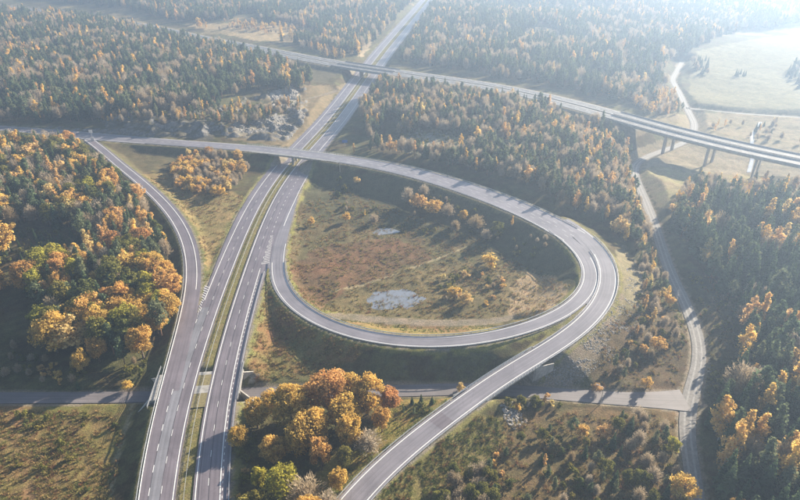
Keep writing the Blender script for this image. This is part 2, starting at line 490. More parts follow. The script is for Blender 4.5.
def shape_terrain(x, y):
    z = base_height(x, y)
    clear = np.full(x.shape, 1e6, np.float32)
    for R, verge, sf, sc, reach in ((RV, 2.0, .5, .8, 50), (MOT, 1.2, .5, .6, 50), (RD, 1.2, .5, 1.5, 45), (RA, 1.0, .5, .6, 40), (LOOP, 1.0, .5, .6, 40), (RC, 1.0, .5, .6, 40),
                                    (RG, .5, .5, .5, 20), (RH, 1, .4, .4, 20), (RT, .3, .5, .5, 16), (RF, .6, .5, .5, 30), (RE, .6, .75, .75, 24)):
        e, zr = road_field(x, y, R, reach)
        m = e < 1e5
        ee = np.maximum(e - verge, 0)
        drop = np.where(e < .2, .28, np.where(e < verge, .14, .14))
        lo = zr - ee * sf - drop
        hi = zr + ee * sc - drop
        z = np.where(m, np.clip(z, lo, hi), z)
        clear = np.minimum(clear, e)
    u, v = proj(x, y, z)
    crag = in_poly(u, v, [(100, 108), (150, 104), (215, 108), (305, 84), (308, 118), (285, 142), (215, 134), (200, 137), (110, 134)])
    rg_ = np.abs(vnoise(x, y, 13, 71) - .5) * 2
    z = np.where(crag, z + np.clip(clear - 2.5, 0, 6) / 6 * ((1 - rg_) ** 2 * 5.0 + (vnoise(x, y, 4, 72) - .5) * 2.6 + (vnoise(x, y, 2, 73) - .5) * 1.2 - 1.5), z)
    u, v = proj(x, y, -4.2)
    for pond in (POND1, POND2):
        cx = sum(p[0] for p in pond) / len(pond); cy = sum(p[1] for p in pond) / len(pond)
        big = [(cx + (a - cx) * 1.2, cy + (b - cy) * 1.25) for a, b in pond]
        hw = (max(p[0] for p in pond) - min(p[0] for p in pond)) / 2; hh = (max(p[1] for p in pond) - min(p[1] for p in pond)) / 2
        rr = np.sqrt(((u - cx) / hw) ** 2 + ((v - cy) / hh) ** 2)
        fl = np.clip((1.7 - rr) / .6, 0, 1)
        z = z * (1 - fl) + fl * (-4.38 + (np.minimum(rr, 1.6) - .95) * .6 + (vnoise(x, y, 5, 8) - .5) * .32 + (vnoise(x, y, 1.8, 9) - .5) * .15)
    return z, clear

GZ, GCLEAR = shape_terrain(GXX, GYY)

def sample(F, x, y):
    x = np.atleast_1d(np.asarray(x, float)); y = np.atleast_1d(np.asarray(y, float))
    i = np.clip(np.searchsorted(GX, x) - 1, 0, len(GX) - 2)
    j = np.clip(np.searchsorted(GY, y) - 1, 0, len(GY) - 2)
    fx = (x - GX[i]) / (GX[i + 1] - GX[i]); fy = (y - GY[j]) / (GY[j + 1] - GY[j])
    return (F[j, i] * (1 - fx) + F[j, i + 1] * fx) * (1 - fy) + (F[j + 1, i] * (1 - fx) + F[j + 1, i + 1] * fx) * fy

def ground(u, v):
    """pixel -> world point on the ground"""
    z = -4.0
    for _ in range(12):
        x, y = unproj(u, v, z)
        z = z * .4 + .6 * float(sample(GZ, x, y)[0])
    return x, y, float(sample(GZ, x, y)[0])

# ground cover: what grows or lies there (albedo), painted by area of the map; upper loop also carries painted shade
PU, PV = proj(GXX, GYY, GZ)
PU = PU + (vnoise(GXX, GYY, 7, 11) - .5) * 12 * np.clip(250 / np.hypot(GXX, GYY), .2, 1.4)
PV = PV + (vnoise(GXX, GYY, 7, 12) - .5) * 7 * np.clip(250 / np.hypot(GXX, GYY), .2, 1.2)
n1 = vnoise(GXX, GYY, 14, 21); n2 = vnoise(GXX, GYY, 4.5, 22); n3 = vnoise(GXX, GYY, 1.9, 23); n4 = vnoise(GXX, GYY, 40, 24)
nn = .4 * n1 + .35 * n2 + .25 * n3
C = np.empty(GXX.shape + (3,))
def lerp(a, b, t):
    t = t[..., None]
    return np.array(a) * (1 - t) + np.array(b) * t
FLOOR_A, FLOOR_B = (.085, .065, .035), (.10, .10, .045)
C[:] = lerp(FLOOR_A, FLOOR_B, np.clip((nn - .3) * 2.5, 0, 1))
COVER = [
    ([(-250, 402), (130, 402), (112, 520), (105, 640), (-250, 640)], (.24, .15, .08), (.16, .15, .05)),            # field bottom left
    ([(270, 262), (290, 240), (300, 215), (330, 205), (380, 235), (470, 240), (480, 262), (400, 285), (340, 300), (325, 310), (296, 298)], (.15, .11, .06), (.12, .11, .055)),   # red marsh
    ([(300, 200), (330, 172), (400, 178), (500, 208), (560, 240), (586, 275), (570, 300), (540, 285), (470, 245), (380, 230), (320, 222)], (.10, .09, .05), (.08, .08, .045)),  # upper loop floor: dark green, with relief shade painted into the colour
    ([(360, 262), (420, 268), (500, 262), (540, 285), (530, 315), (480, 325), (420, 325), (330, 318), (320, 308), (360, 285)], (.19, .15, .075), (.13, .11, .055)),
    ([(272, 262), (284, 262), (300, 292), (330, 312), (345, 312), (330, 318), (300, 306), (280, 286)], (.27, .25, .07), (.22, .20, .08)),
    ([(345, 322), (420, 325), (500, 327), (540, 318), (500, 333), (440, 338), (380, 336)], (.25, .22, .07), (.22, .14, .07)),
    ([(525, 270), (560, 280), (575, 300), (540, 318), (510, 322), (505, 300)], (.36, .27, .17), (.26, .19, .10)),
    ([(244, 290), (262, 285), (300, 320), (370, 350), (330, 372), (245, 380), (238, 350)], (.22, .12, .06), (.17, .15, .06)),
    ([(235, 310), (262, 262), (266, 272), (246, 330), (240, 380), (232, 380)], (.24, .23, .06), (.18, .18, .06)),
    ([(395, 400), (450, 395), (470, 400), (430, 425), (360, 470), (330, 520), (290, 520), (320, 470), (370, 430)], (.26, .23, .07), (.24, .15, .06)),
    ([(372, 500), (420, 460), (480, 415), (500, 420), (505, 450), (450, 480), (400, 560), (340, 560)], (.17, .16, .06), (.22, .17, .08)),
    ([(500, 410), (690, 408), (700, 560), (400, 640), (430, 500), (500, 450)], (.17, .115, .06), (.12, .10, .05)),
    ([(520, 395), (555, 355), (600, 315), (620, 285), (622, 255), (640, 262), (644, 300), (640, 330), (610, 365), (560, 392)], (.24, .20, .16), (.19, .155, .11)),   # stony slope
    ([(615, 250), (626, 245), (640, 275), (636, 310), (618, 320), (622, 285)], (.25, .22, .14), (.21, .18, .11)),
    ([(610, 330), (650, 290), (690, 330), (690, 392), (600, 392), (590, 380)], (.13, .09, .055), (.10, .085, .05)),
    ([(668, 270), (720, 270), (735, 330), (712, 420), (700, 420), (700, 340)], (.10, .08, .045), (.08, .075, .04)),
    ([(636, 172), (660, 160), (720, 165), (800, 190), (800, 215), (720, 205), (680, 215), (655, 205)], (.27, .21, .13), (.22, .20, .10)),
    ([(610, 160), (660, 140), (700, 145), (820, 168), (820, 180), (700, 172), (655, 166), (635, 172)], (.25, .21, .15), (.20, .17, .11)),
    ([(640, 118), (700, 112), (830, 118), (830, 165), (700, 140), (650, 128)], (.24, .19, .12), (.20, .17, .10)),
    ([(690, 60), (700, 50), (760, 38), (830, 30), (900, 25), (900, 120), (800, 114), (755, 112), (700, 106), (690, 95)], (.19, .17, .10), (.165, .15, .085)),
    ([(130, 175), (175, 170), (250, 200), (235, 250), (205, 300), (198, 260), (180, 215), (150, 190)], (.26, .19, .09), (.19, .16, .07)),
    ([(100, 140), (250, 150), (240, 175), (170, 170), (130, 175), (105, 155)], (.13, .105, .06), (.10, .09, .05)),
    ([(250, 95), (310, 85), (345, 85), (325, 110), (292, 148), (240, 142), (215, 135), (300, 118)], (.21, .165, .10), (.16, .125, .07)),
    ([(265, 118), (300, 108), (305, 120), (285, 142), (250, 140), (230, 132)], (.22, .20, .17), (.17, .14, .09)),
    ([(270, 92), (292, 86), (300, 98), (292, 108), (274, 106)], (.36, .34, .31), (.27, .24, .2)),
    ([(100, 112), (190, 108), (215, 122), (215, 140), (120, 138), (105, 128)], (.13, .12, .10), (.09, .08, .05)),
    ([(180, 24), (240, 22), (300, 28), (330, 45), (250, 40)], (.34, .26, .15), (.26, .2, .11)),
    ([(270, 52), (330, 62), (340, 72), (325, 84), (290, 80)], (.11, .095, .06), (.10, .09, .055)),
    ([(350, 52), (372, 30), (380, 32), (362, 58)], (.33, .26, .17), (.28, .22, .14)),
    ([(395, 140), (430, 132), (470, 140), (480, 150), (440, 158), (400, 152)], (.22, .22, .17), (.15, .15, .08)),
]
for poly, a, b in COVER:
    m = in_poly(PU, PV, poly)
    t = np.clip((nn - .28) * 2.3, 0, 1)
    C[m] = lerp(a, b, t)[m]
m = in_poly(PU, PV, [(280, 272), (296, 262), (312, 250), (345, 243), (390, 240), (425, 247), (432, 260), (400, 270), (372, 280), (338, 294), (325, 310), (300, 300)])
C[m] = lerp((.17, .095, .055), (.13, .09, .05), np.clip((nn - .3) * 2.5, 0, 1))[m]
RU, RW = proj(GXX, GYY, GZ)
for poly in ([(233, 366), (250, 370), (257, 380), (240, 385), (232, 384)], [(231, 391), (245, 396), (257, 407), (240, 413), (229, 410)]):
    C[in_poly(RU, RW, poly) & (GCLEAR > .6)] = (.36, .335, .30)
m = in_poly(PU, PV, [(655, 396), (676, 392), (692, 382), (692, 420), (682, 418), (672, 408), (655, 405)])
C[m] = (.21, .19, .165)
# forest clearings beyond the motorway, verge strips beside the roads
far = (GYY > 900) & (n4 > .66)
C[far] = lerp((.24, .19, .11), (.16, .13, .07), n2)[far]
verge_green = (.16, .16, .05); verge_dry = (.24, .20, .09)
VERGES = ((MOT, 3.0, (.22, .20, .09), (.17, .17, .06)), (LOOP, 2.6, (.22, .21, .07), (.18, .17, .06)), (RC, 2.4, (.22, .20, .08), (.18, .17, .07)), (RA, 2.6, (.13, .14, .05), (.12, .11, .05)),
          (RD, 3.0, (.20, .17, .09), (.14, .13, .06)), (RV, 6, (.22, .18, .12), (.17, .14, .09)))
for R, wd, a, b in VERGES:
    e, _ = road_field(GXX, GYY, R, 22)
    m = (e < wd * (.6 + .8 * n2))
    if R is MOT: m &= GYY < 430
    C[m] = lerp(a, b, n3)[m]
    m = e < .9
    C[m] = lerp((.26, .235, .20), (.21, .185, .15), n3)[m]
for R in (RE, RF, RT, RG, RH):
    e, _ = road_field(GXX, GYY, R, 12)
    m = e < (1.2 if R in (RE, RF) else .1 + .9 * (n2 - .3))
    C[m] = lerp((.28, .24, .19), (.19, .155, .11), n3)[m]
RP = Road([(134, 404, -5.4, .4, .4), (122, 440, -5.4, .4, .4), (113, 475, -5.4, .4, .4), (105, 530, -5.4, .4, .4), (100, 580, -5.4, .4, .4)], 2.0, 3)
RQ = Road([(335, 292, -4, .3, .3), (370, 283, -4, .3, .3), (405, 271, -4, .3, .3), (440, 258, -4, .3, .3), (474, 246, -4, .3, .3)], 2.0, 3)
for R in (RP, RQ):
    e, _ = road_field(GXX, GYY, R, 12)
    m = e < .35 + .9 * (n2 - .4)
    C[m] = lerp((.33, .28, .18), (.25, .21, .12), n3)[m]
e, _ = road_field(GXX, GYY, MOT, 30)
m = e < -9.0
C[m] = lerp((.20, .19, .07), (.16, .13, .07), n3)[m]
C *= (.8 + .4 * n3)[..., None]

me = bpy.data.meshes.new('ground')
ny, nx = GXX.shape
co = np.stack([GXX, GYY, GZ], -1).reshape(-1, 3).astype(np.float32)
ii = np.arange(ny * nx).reshape(ny, nx)
q = np.stack([ii[:-1, :-1], ii[:-1, 1:], ii[1:, 1:], ii[1:, :-1]], -1).reshape(-1, 4).astype(np.int32)
me.vertices.add(len(co)); me.vertices.foreach_set('co', co.ravel())
me.loops.add(q.size); me.loops.foreach_set('vertex_index', q.ravel())
me.polygons.add(len(q)); me.polygons.foreach_set('loop_start', np.arange(0, q.size, 4, dtype=np.int32))
me.update()
ca = me.attributes.new('cover', 'FLOAT_COLOR', 'POINT')
ca.data.foreach_set('color', np.concatenate([C.reshape(-1, 3), np.ones((ny * nx, 1))], 1).astype(np.float32).ravel())
me.shade_smooth()
m, n, l, b = mat('ground_cover')
at = n.new('ShaderNodeAttribute'); at.attribute_name = 'cover'
g = n.new('ShaderNodeNewGeometry')
t1 = tex_noise(n, 1.6, 8, .75, g.outputs['Position'], l)
t2 = tex_noise(n, .22, 6, .7, g.outputs['Position'], l)
r1 = ramp(n, l, t1.outputs[0], [(.3, grey(.45)), (.5, grey(1.0)), (.7, grey(1.6))])
r2 = ramp(n, l, t2.outputs[0], [(.3, (.72, .78, .7)), (.7, (1.3, 1.2, 1.15))])
o = mixc(n, l, 'MULTIPLY', 1.0, at.outputs['Color'], r1.outputs[0])
o = mixc(n, l, 'MULTIPLY', 1.0, o, r2.outputs[0])
sx = n.new('ShaderNodeSeparateXYZ'); l.new(g.outputs['True Normal'], sx.inputs[0])
ad = n.new('ShaderNodeMath'); ad.operation = 'ADD'; l.new(sx.outputs['Z'], ad.inputs[0])
t4 = tex_noise(n, .5, 6, .7, g.outputs['Position'], l)
m4 = n.new('ShaderNodeMath'); m4.operation = 'MULTIPLY_ADD'; m4.inputs[1].default_value = .25; m4.inputs[2].default_value = -.125
l.new(t4.outputs[0], m4.inputs[0]); l.new(m4.outputs[0], ad.inputs[1])
rs = ramp(n, l, ad.outputs[0], [(.70, grey(1)), (.80, grey(0))])
rk = ramp(n, l, t4.outputs[0], [(.3, (.09, .085, .08)), (.55, (.20, .19, .18)), (.7, (.28, .27, .26))])
o = mixc(n, l, 'MIX', rs.outputs[0], o, rk.outputs[0])
l.new(o, b.inputs['Base Color'])
b.inputs['Roughness'].default_value = 1.0
b.inputs['Specular IOR Level'].default_value = .1
bp = n.new('ShaderNodeBump'); bp.inputs['Strength'].default_value = .9; bp.inputs['Distance'].default_value = .8
l.new(t1.outputs[0], bp.inputs['Height']); l.new(bp.outputs[0], b.inputs['Normal'])
me.materials.append(m)
tag(obj('ground', me), kind='structure')

# ------------------------------------------------------------------ water
def sheet(poly, z, name, m, label=None):
    mb = MB()
    P = [(*unproj(u, v, z), z) for u, v in poly]
    # round the outline
    for _ in range(2):
        Q = []
        for i in range(len(P)):
            a, b_ = np.array(P[i]), np.array(P[(i + 1) % len(P)])
            Q += [a * .75 + b_ * .25, a * .25 + b_ * .75]
        P = Q
    mb.face(P)
    o = mb.build(name, m)
    return tag(o, label, None, None, 'structure')

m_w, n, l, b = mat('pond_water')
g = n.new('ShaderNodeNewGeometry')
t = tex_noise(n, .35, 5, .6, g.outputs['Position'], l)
r = ramp(n, l, t.outputs[0], [(.5, (.19, .205, .235)), (.68, (.12, .11, .09))])  # blue-grey base stands in for reflected sky; brown is muddy water
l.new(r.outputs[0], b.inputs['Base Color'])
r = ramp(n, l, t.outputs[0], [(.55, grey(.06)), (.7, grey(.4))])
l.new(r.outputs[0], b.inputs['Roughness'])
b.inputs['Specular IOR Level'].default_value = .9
bp = n.new('ShaderNodeBump'); bp.inputs['Strength'].default_value = .12
tt2 = tex_noise(n, 2.5, 3, .5, g.outputs['Position'], l)
l.new(tt2.outputs[0], bp.inputs['Height']); l.new(bp.outputs[0], b.inputs['Normal'])
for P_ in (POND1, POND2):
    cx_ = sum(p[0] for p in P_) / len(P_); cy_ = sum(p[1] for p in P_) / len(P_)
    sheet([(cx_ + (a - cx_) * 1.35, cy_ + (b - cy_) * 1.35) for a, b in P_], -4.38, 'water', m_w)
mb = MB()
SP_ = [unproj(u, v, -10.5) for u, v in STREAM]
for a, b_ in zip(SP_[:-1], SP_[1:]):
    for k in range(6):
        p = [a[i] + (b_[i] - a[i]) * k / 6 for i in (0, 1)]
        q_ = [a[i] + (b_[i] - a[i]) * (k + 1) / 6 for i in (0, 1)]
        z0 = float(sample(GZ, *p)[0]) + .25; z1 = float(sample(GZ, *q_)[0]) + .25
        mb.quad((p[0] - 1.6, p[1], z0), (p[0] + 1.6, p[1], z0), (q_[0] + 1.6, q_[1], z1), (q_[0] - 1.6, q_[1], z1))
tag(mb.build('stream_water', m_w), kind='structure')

# ------------------------------------------------------------------ road surfaces
def strip(R, o0, o1, dz, name, m, parent=None, s0=None, s1=None, stepm=2.0, dash=None, mb=None, xsec=1):
    """o0,o1: offsets (left positive), numbers or functions of the index; dash=(on, off)"""
    own = mb is None
    if own: mb = MB()
    s0 = 0 if s0 is None else s0
    s1 = R.s[-1] if s1 is None else s1
    def off(o, ss):
        if callable(o): return o(ss)
        return o
    segs = []
    if dash:
        a = s0
        while a < s1:
            segs.append((a, min(a + dash[0], s1))); a += dash[0] + dash[1]
    else:
        k = max(1, int((s1 - s0) / stepm))
        e = np.linspace(s0, s1, k + 1)
        segs = list(zip(e[:-1], e[1:]))
    for a, c in segs:
        for j in range(xsec):
            fa = lambda ss, f: off(o0, ss) + (off(o1, ss) - off(o0, ss)) * f
            f0, f1 = j / xsec, (j + 1) / xsec
            A, B = R.at(a, fa(a, f0), dz), R.at(a, fa(a, f1), dz)
            D, E = R.at(c, fa(c, f0), dz), R.at(c, fa(c, f1), dz)
            mb.quad(A, B, E, D, [(fa(a, f0), a), (fa(a, f1), a), (fa(c, f1), c), (fa(c, f0), c)])
    if own:
        # face up
        return mb.build(name, m, parent)
    return mb

def wl(R, k=0.0): return lambda ss: float(np.interp(ss, R.s, R.P[:, 3])) + k
def wr(R, k=0.0): return lambda ss: -float(np.interp(ss, R.s, R.P[:, 4])) - k

def S_(R, u, v, z=0): return R.s[R.nearpx(u, v, z)]

# motorway: two carriageways with a grassed median
mot = strip(MOT, wl(MOT), 2.6, .06, 'motorway', M_ASPH)
tag(mot, kind='structure')
mot2 = strip(MOT, -2.6, wr(MOT), .06, 'motorway', M_ASPH)
tag(mot2, kind='structure')
gl = strip(MOT, 10.8, 7.5, .092, 'road_lane', M_ASPH_G, None, 0, S_(MOT, 224, 308)); tag(gl, kind='structure')
mb = MB()
strip(MOT, 11.05, 10.75, .10, '', None, s0=S_(MOT, 226, 300), mb=mb)
strip(MOT, 3.55, 3.25, .10, '', None, mb=mb)
strip(MOT, 7.27, 7.11, .10, '', None, dash=(3, 9), mb=mb)
strip(MOT, 11.05, 10.85, .10, '', None, s1=S_(MOT, 226, 300), dash=(3, 6), mb=mb)
mb.build('lane_marking', M_PAINT, mot)
mb = MB()
strip(MOT, -3.25, -3.55, .10, '', None, mb=mb)
strip(MOT, -7.10, -7.26, .10, '', None, dash=(3, 9), mb=mb)
sA, sB = S_(MOT, 237, 270), S_(MOT, 300, 155)
strip(MOT, -10.8, -11.1, .10, '', None, s1=sA, mb=mb)
strip(MOT, -10.8, -11.1, .10, '', None, s0=sB, mb=mb)
strip(MOT, -10.85, -11.05, .10, '', None, s0=sA, s1=sB, dash=(2, 4), mb=mb)
strip(MOT, lambda s: -14.4 - 2.4 * max(0, 1 - abs(s - (sA + sB) / 2) / ((sB - sA) / 2)) ** .5 + .0, lambda s: -14.7 - 2.4 * max(0, 1 - abs(s - (sA + sB) / 2) / ((sB - sA) / 2)) ** .5, .10, '', None, s0=sA + 50, s1=sB, mb=mb)
strip(MOT, -11.5, -11.7, .10, '', None, s1=sA - 10, dash=(1, 2), mb=mb)
mb.build('lane_marking', M_PAINT, mot2)
m_seal = plain('bitumen_seal', (.035, .035, .04), .5, 0, 3, .2)
for a_, par in ((7.38, mot), (-7.38, mot2), (10.95, mot), (-4.2, mot2)):
    strip(MOT, a_, a_ - .13, .088, 'sealed_joint', m_seal, par)
# paved strip across the median at the underpass
su = S_(MOT, 197, 392)
tag(strip(MOT, 2.6, -2.6, .05, 'paved_median', M_CONC, None, su - 1.5, su + 2.8), kind='structure')

tag(strip(MOT, 2.6, -2.6, .02, 'median_soil', plain('median_soil', (.18, .15, .07), 1, 0, 1.5, .5, .4), None, su - 9, su + 9), kind='structure')
ra = strip(RA, wl(RA), wr(RA), .085, 'exit_ramp_road', M_ASPH, None); tag(ra, kind='structure')
# RA runs towards the camera, so its left is the picture's right
mb = MB()
sg = S_(RA, 192, 292)
RAw = lambda k, side: (lambda ss: (float(np.interp(ss, RA.s, RA.P[:, 3 if side > 0 else 4])) - k) * side)
mb2 = MB()
strip(RA, 2.7, 2.4, .115, '', None, s1=sg, mb=mb)
strip(RA, -2.3, -2.6, .115, '', None, mb=mb)
mb.build('lane_marking', M_PAINT, ra)

lp = strip(LOOP, wl(LOOP), wr(LOOP), .09, 'loop_ramp_road', M_ASPH_R); tag(lp, kind='structure')
mb = MB()
sl = S_(LOOP, 277, 262)
strip(LOOP, 3.0, 2.75, .12, '', None, s0=sl - 20, s1=LOOP.s[-1] - 14, mb=mb)
strip(LOOP, -2.75, -3.0, .12, '', None, s0=sl, s1=S_(LOOP, 588, 257, 6), mb=mb)
mb.build('lane_marking', M_PAINT, lp)

rc = strip(RC, wl(RC), wr(RC), .09, 'curved_ramp_road', M_ASPH_R); tag(rc, kind='structure')
mb = MB()
strip(RC, 3.6, 3.3, .12, '', None, s1=S_(RC, 603, 254, 6), mb=mb)
strip(RC, -3.3, -3.6, .12, '', None, s1=RC.s[-1] - 12, mb=mb)
mb.build('lane_marking', M_PAINT, rc)
tag(strip(RC, 3.2, -3.2, .105, 'resurfaced_road_patch', M_ASPH, None, S_(RC, 436, 425, .8), S_(RC, 446, 417, .8)), kind='structure')

rd = strip(RD, wl(RD), wr(RD), .06, 'overpass_road', M_ASPH_R); tag(rd, kind='structure')
mb = MB()
strip(RD, wl(RD, -.7), wl(RD, -1.0), .10, '', None, mb=mb)
strip(RD, wr(RD, -1.0), wr(RD, -.7), .10, '', None, mb=mb)
strip(RD, .09, -.09, .10, '', None, mb=mb, dash=(3, 3))
strip(RD, 3.3, 3.14, .10, '', None, s0=S_(RD, 350, 160, 7), mb=mb, dash=(3, 9))
strip(RD, -3.1, -3.26, .10, '', None, s0=S_(RD, 350, 160, 7), mb=mb, dash=(3, 6))
mb.build('lane_marking', M_PAINT, rd)
re_ = strip(RE, wl(RE), wr(RE), .05, 'side_road', M_ASPH_E); tag(re_, kind='structure')
rf = strip(RF, wl(RF), wr(RF), .08, 'gravel_road', M_GRAVEL); tag(rf, kind='structure')
rh = strip(RH, wl(RH), wr(RH), .08, 'gravel_path', M_GRAVEL); tag(rh, kind='structure')
# worn wheel tracks on the gravel road
m_tr = plain('worn_wheel_track', (.29, .275, .26), .9, 0, .8, .25)
mb = MB()
strip(RF, 1.4, .7, .10, '', None, mb=mb); strip(RF, -.7, -1.4, .10, '', None, mb=mb)
mb.build('wheel_track', m_tr, rf)

# hatched gores
def hatch(R, s0, s1, oa, ob, dz, name, parent, dirn=1):
    mb = MB()
    s = s0
    while s < s1:
        f = (s - s0) / (s1 - s0)
        a, c = oa(f), ob(f)
        mb.quad(R.at(s, a, dz), R.at(s + .4, a, dz), R.at(s + .4 + dirn * 1.6, c, dz), R.at(s + dirn * 1.6, c, dz))
        s += 1.9
    mb.build(name, M_PAINT, parent)
hatch(MOT, S_(MOT, 222, 316), S_(MOT, 232, 286), lambda f: 11.2, lambda f: 11.5 + 2.4 * f, .12, 'hatched_marking', mot)
hatch(MOT, S_(MOT, 240, 264), S_(MOT, 252, 235), lambda f: -11.3, lambda f: -14.6 + 2.6 * f, .12, 'hatched_marking', mot2, 1)

# wedge pavements in the gores
tag(strip(MOT, 11.2, lambda s: 17.0, .045, 'gore_pavement', M_ASPH, None, S_(MOT, 215, 335), S_(MOT, 232, 285)), kind='structure')
tag(strip(MOT, -13.9, lambda s: -16.6, .045, 'gore_pavement', M_ASPH, None, S_(MOT, 238, 268), S_(MOT, 252, 235)), kind='structure')

tag(strip(RC, 4.2, 6.6, .04, 'gore_pavement', M_ASPH_R, None, S_(RC, 600, 308, 5), S_(RC, 584, 234, 6.3)), kind='structure')

# twin-deck viaduct road
for nm, a, c in (('viaduct_road', 12.4, 1.6), ('viaduct_road', -1.6, -12.4)):
    rv = strip(RV, a, c, .10, nm, M_ASPH_V, None, stepm=4); tag(rv, kind='structure')
    mb = MB()
    strip(RV, a - .9, a - 1.3, .13, '', None, mb=mb, stepm=4)
    strip(RV, c + 1.3, c + .9, .13, '', None, mb=mb, stepm=4)
    strip(RV, (a + c) / 2 + .15, (a + c) / 2 - .15, .13, '', None, dash=(4, 8), mb=mb)
    mb.build('lane_marking', M_PAINT, rv)

# ------------------------------------------------------------------ bridges
def deck(R, s0, s1, oa, ob, thick, mb, top=-.0, step=3.0):
    k = max(1, int((s1 - s0) / step))
    e = np.linspace(s0, s1, k + 1)
    for a, c in zip(e[:-1], e[1:]):
        f = lambda o, s: o(s) if callable(o) else o
        lo = [R.at(a, f(ob, a), top - thick), R.at(c, f(ob, c), top - thick), R.at(c, f(oa, c), top - thick), R.at(a, f(oa, a), top - thick)]
        hi = [R.at(a, f(ob, a), top), R.at(c, f(ob, c), top), R.at(c, f(oa, c), top), R.at(a, f(oa, a), top)]
        mb.hexa(lo, hi)

def railing(R, s0, s1, off, name, parent=None, h=1.1, post=2.0, bars=(.35, .7, 1.05), m=None, split=False):
    """bridge railing: posts and bars, one thing's part"""
    mb = MB()
    f = lambda s: off(s) if callable(off) else off
    s = s0
    while s <= s1:
        p = R.at(s, f(s), .0)
        i = min(int(s / 2.0), len(R.T) - 1)
        mb.box((p[0], p[1], p[2] + h / 2), (.12, .12, h), math.atan2(R.T[i][1], R.T[i][0]))
        s += post
    k = max(1, int((s1 - s0) / 4)); e = np.linspace(s0, s1, k + 1)
    for a, c in zip(e[:-1], e[1:]):
        A, B = R.at(a, f(a)), R.at(c, f(c))
        for hb in bars:
            lo = [(A[0], A[1], A[2] + hb - .05), (B[0], B[1], B[2] + hb - .05)]
            n_ = np.array([-(B - A)[1], (B - A)[0], 0]); n_ = n_ / np.linalg.norm(n_) * .04
            mb.hexa([A + n_ + (0, 0, hb - .05), A - n_ + (0, 0, hb - .05), B - n_ + (0, 0, hb - .05), B + n_ + (0, 0, hb - .05)],
                    [A + n_ + (0, 0, hb + .05), A - n_ + (0, 0, hb + .05), B - n_ + (0, 0, hb + .05), B + n_ + (0, 0, hb + .05)])
    return mb.build(name, m or M_STEEL, parent)

def wall_quad(mb, R, s, oa, ob, zt, zb, t):
    """abutment wall across the road at s"""
    A, B = R.at(s, oa), R.at(s, ob); C2, D2 = R.at(s + t, oa), R.at(s + t, ob)
    ring = [A, B, D2, C2]
    mb.hexa([(p[0], p[1], zb) for p in ring], [(p[0], p[1], zt) for p in ring])

# overpass across the motorway
sc_ = RD.s[i_dm]
br = tag(empty('road_bridge', tuple(RD.at(sc_, 0, 0))), 'long concrete road bridge carrying the curved road over the motorway just above the loop', 'bridge')
def under(o, root):
    o.parent = root
    o.matrix_parent_inverse = root.matrix_world.inverted()
def rootfix(root):
    bpy.context.view_layer.update()
    inv = root.matrix_world.inverted()
    for c in root.children:
        c.matrix_parent_inverse = inv
mb = MB(); deck(RD, sc_ - 30, sc_ + 30, wl(RD, .45), wr(RD, .45), .55, mb, 0.0); deck(RD, sc_ - 30, sc_ + 30, wl(RD, -1.5), wr(RD, -1.5), 1.5, mb, -.55)
mb.build('deck', M_CONCL, br)
for sgn, f in ((1, wl(RD, .25)), (-1, wr(RD, .25))):
    railing(RD, sc_ - 40, sc_ + 40, f, 'railing', br)
i_ = MOT.near(*RD.P[i_dm][:2]); tm = MOT.T[i_]
for off_m in (0.0,):
    for k in (-3.8, 3.8):
        p = MOT.at(MOT.s[i_], 0) + np.array([-tm[0] * k, -tm[1] * k, 0]) * -1
        mb = MB(); mb.box((p[0], p[1], 2.3), (1.0, 1.4, 5.4), math.atan2(tm[1], tm[0])); mb.build('pier', M_CONC, br)
for s_ in (sc_ - 30.6, sc_ + 29.2):
    mb = MB(); wall_quad(mb, RD, s_, 6.4, -6.4, 6.4, 1.0, 1.2); mb.build('abutment', M_CONC, br)
rootfix(br)

# ramp bridge over the side road
sc_ = RC.s[i_rc]
br = tag(empty('road_bridge', tuple(RC.at(sc_, 0, 0))), 'short ramp bridge with steel railings over the shaded side road', 'bridge')
mb = MB(); deck(RC, sc_ - 15.5, sc_ + 15.5, wl(RC, .5), wr(RC, .5), .5, mb, 0.02); deck(RC, sc_ - 15.5, sc_ + 15.5, 3.4, -3.4, .9, mb, -.48)
mb.build('deck', M_CONCL, br)
for f in (wl(RC, .3), wr(RC, .3)):
    railing(RC, sc_ - 20, sc_ + 20, f, 'railing', br, bars=(.3, .6, .85, 1.1), post=1.6)
for s_ in (sc_ - 12.9, sc_ + 11.9):
    mb = MB(); wall_quad(mb, RC, s_, 4.3, -4.3, .7, -6.2, 1.0); mb.build('abutment', M_CONC, br)
    for o1_, d_ in ((4.3, 1), (-4.3, -1)):
        sg_ = -1 if s_ < sc_ else 1
        mb = MB()
        A = RC.at(s_ + (0 if sg_ < 0 else 1.0), o1_); B = RC.at(s_ + sg_ * 9, o1_ + d_ * 2.2)
        nrm = np.array([-(B - A)[1], (B - A)[0], 0]); nrm = nrm / np.linalg.norm(nrm) * .2
        mb.hexa([(A[0] - nrm[0], A[1] - nrm[1], -6.2), (A[0] + nrm[0], A[1] + nrm[1], -6.2), (B[0] + nrm[0], B[1] + nrm[1], -2.2), (B[0] - nrm[0], B[1] - nrm[1], -2.2)],
                [(A[0] - nrm[0], A[1] - nrm[1], A[2] - .1), (A[0] + nrm[0], A[1] + nrm[1], A[2] - .1), (B[0] + nrm[0], B[1] + nrm[1], B[2] - .9), (B[0] - nrm[0], B[1] - nrm[1], B[2] - .9)])
        mb.build('wing_wall', M_CONCL, br)
rootfix(br)

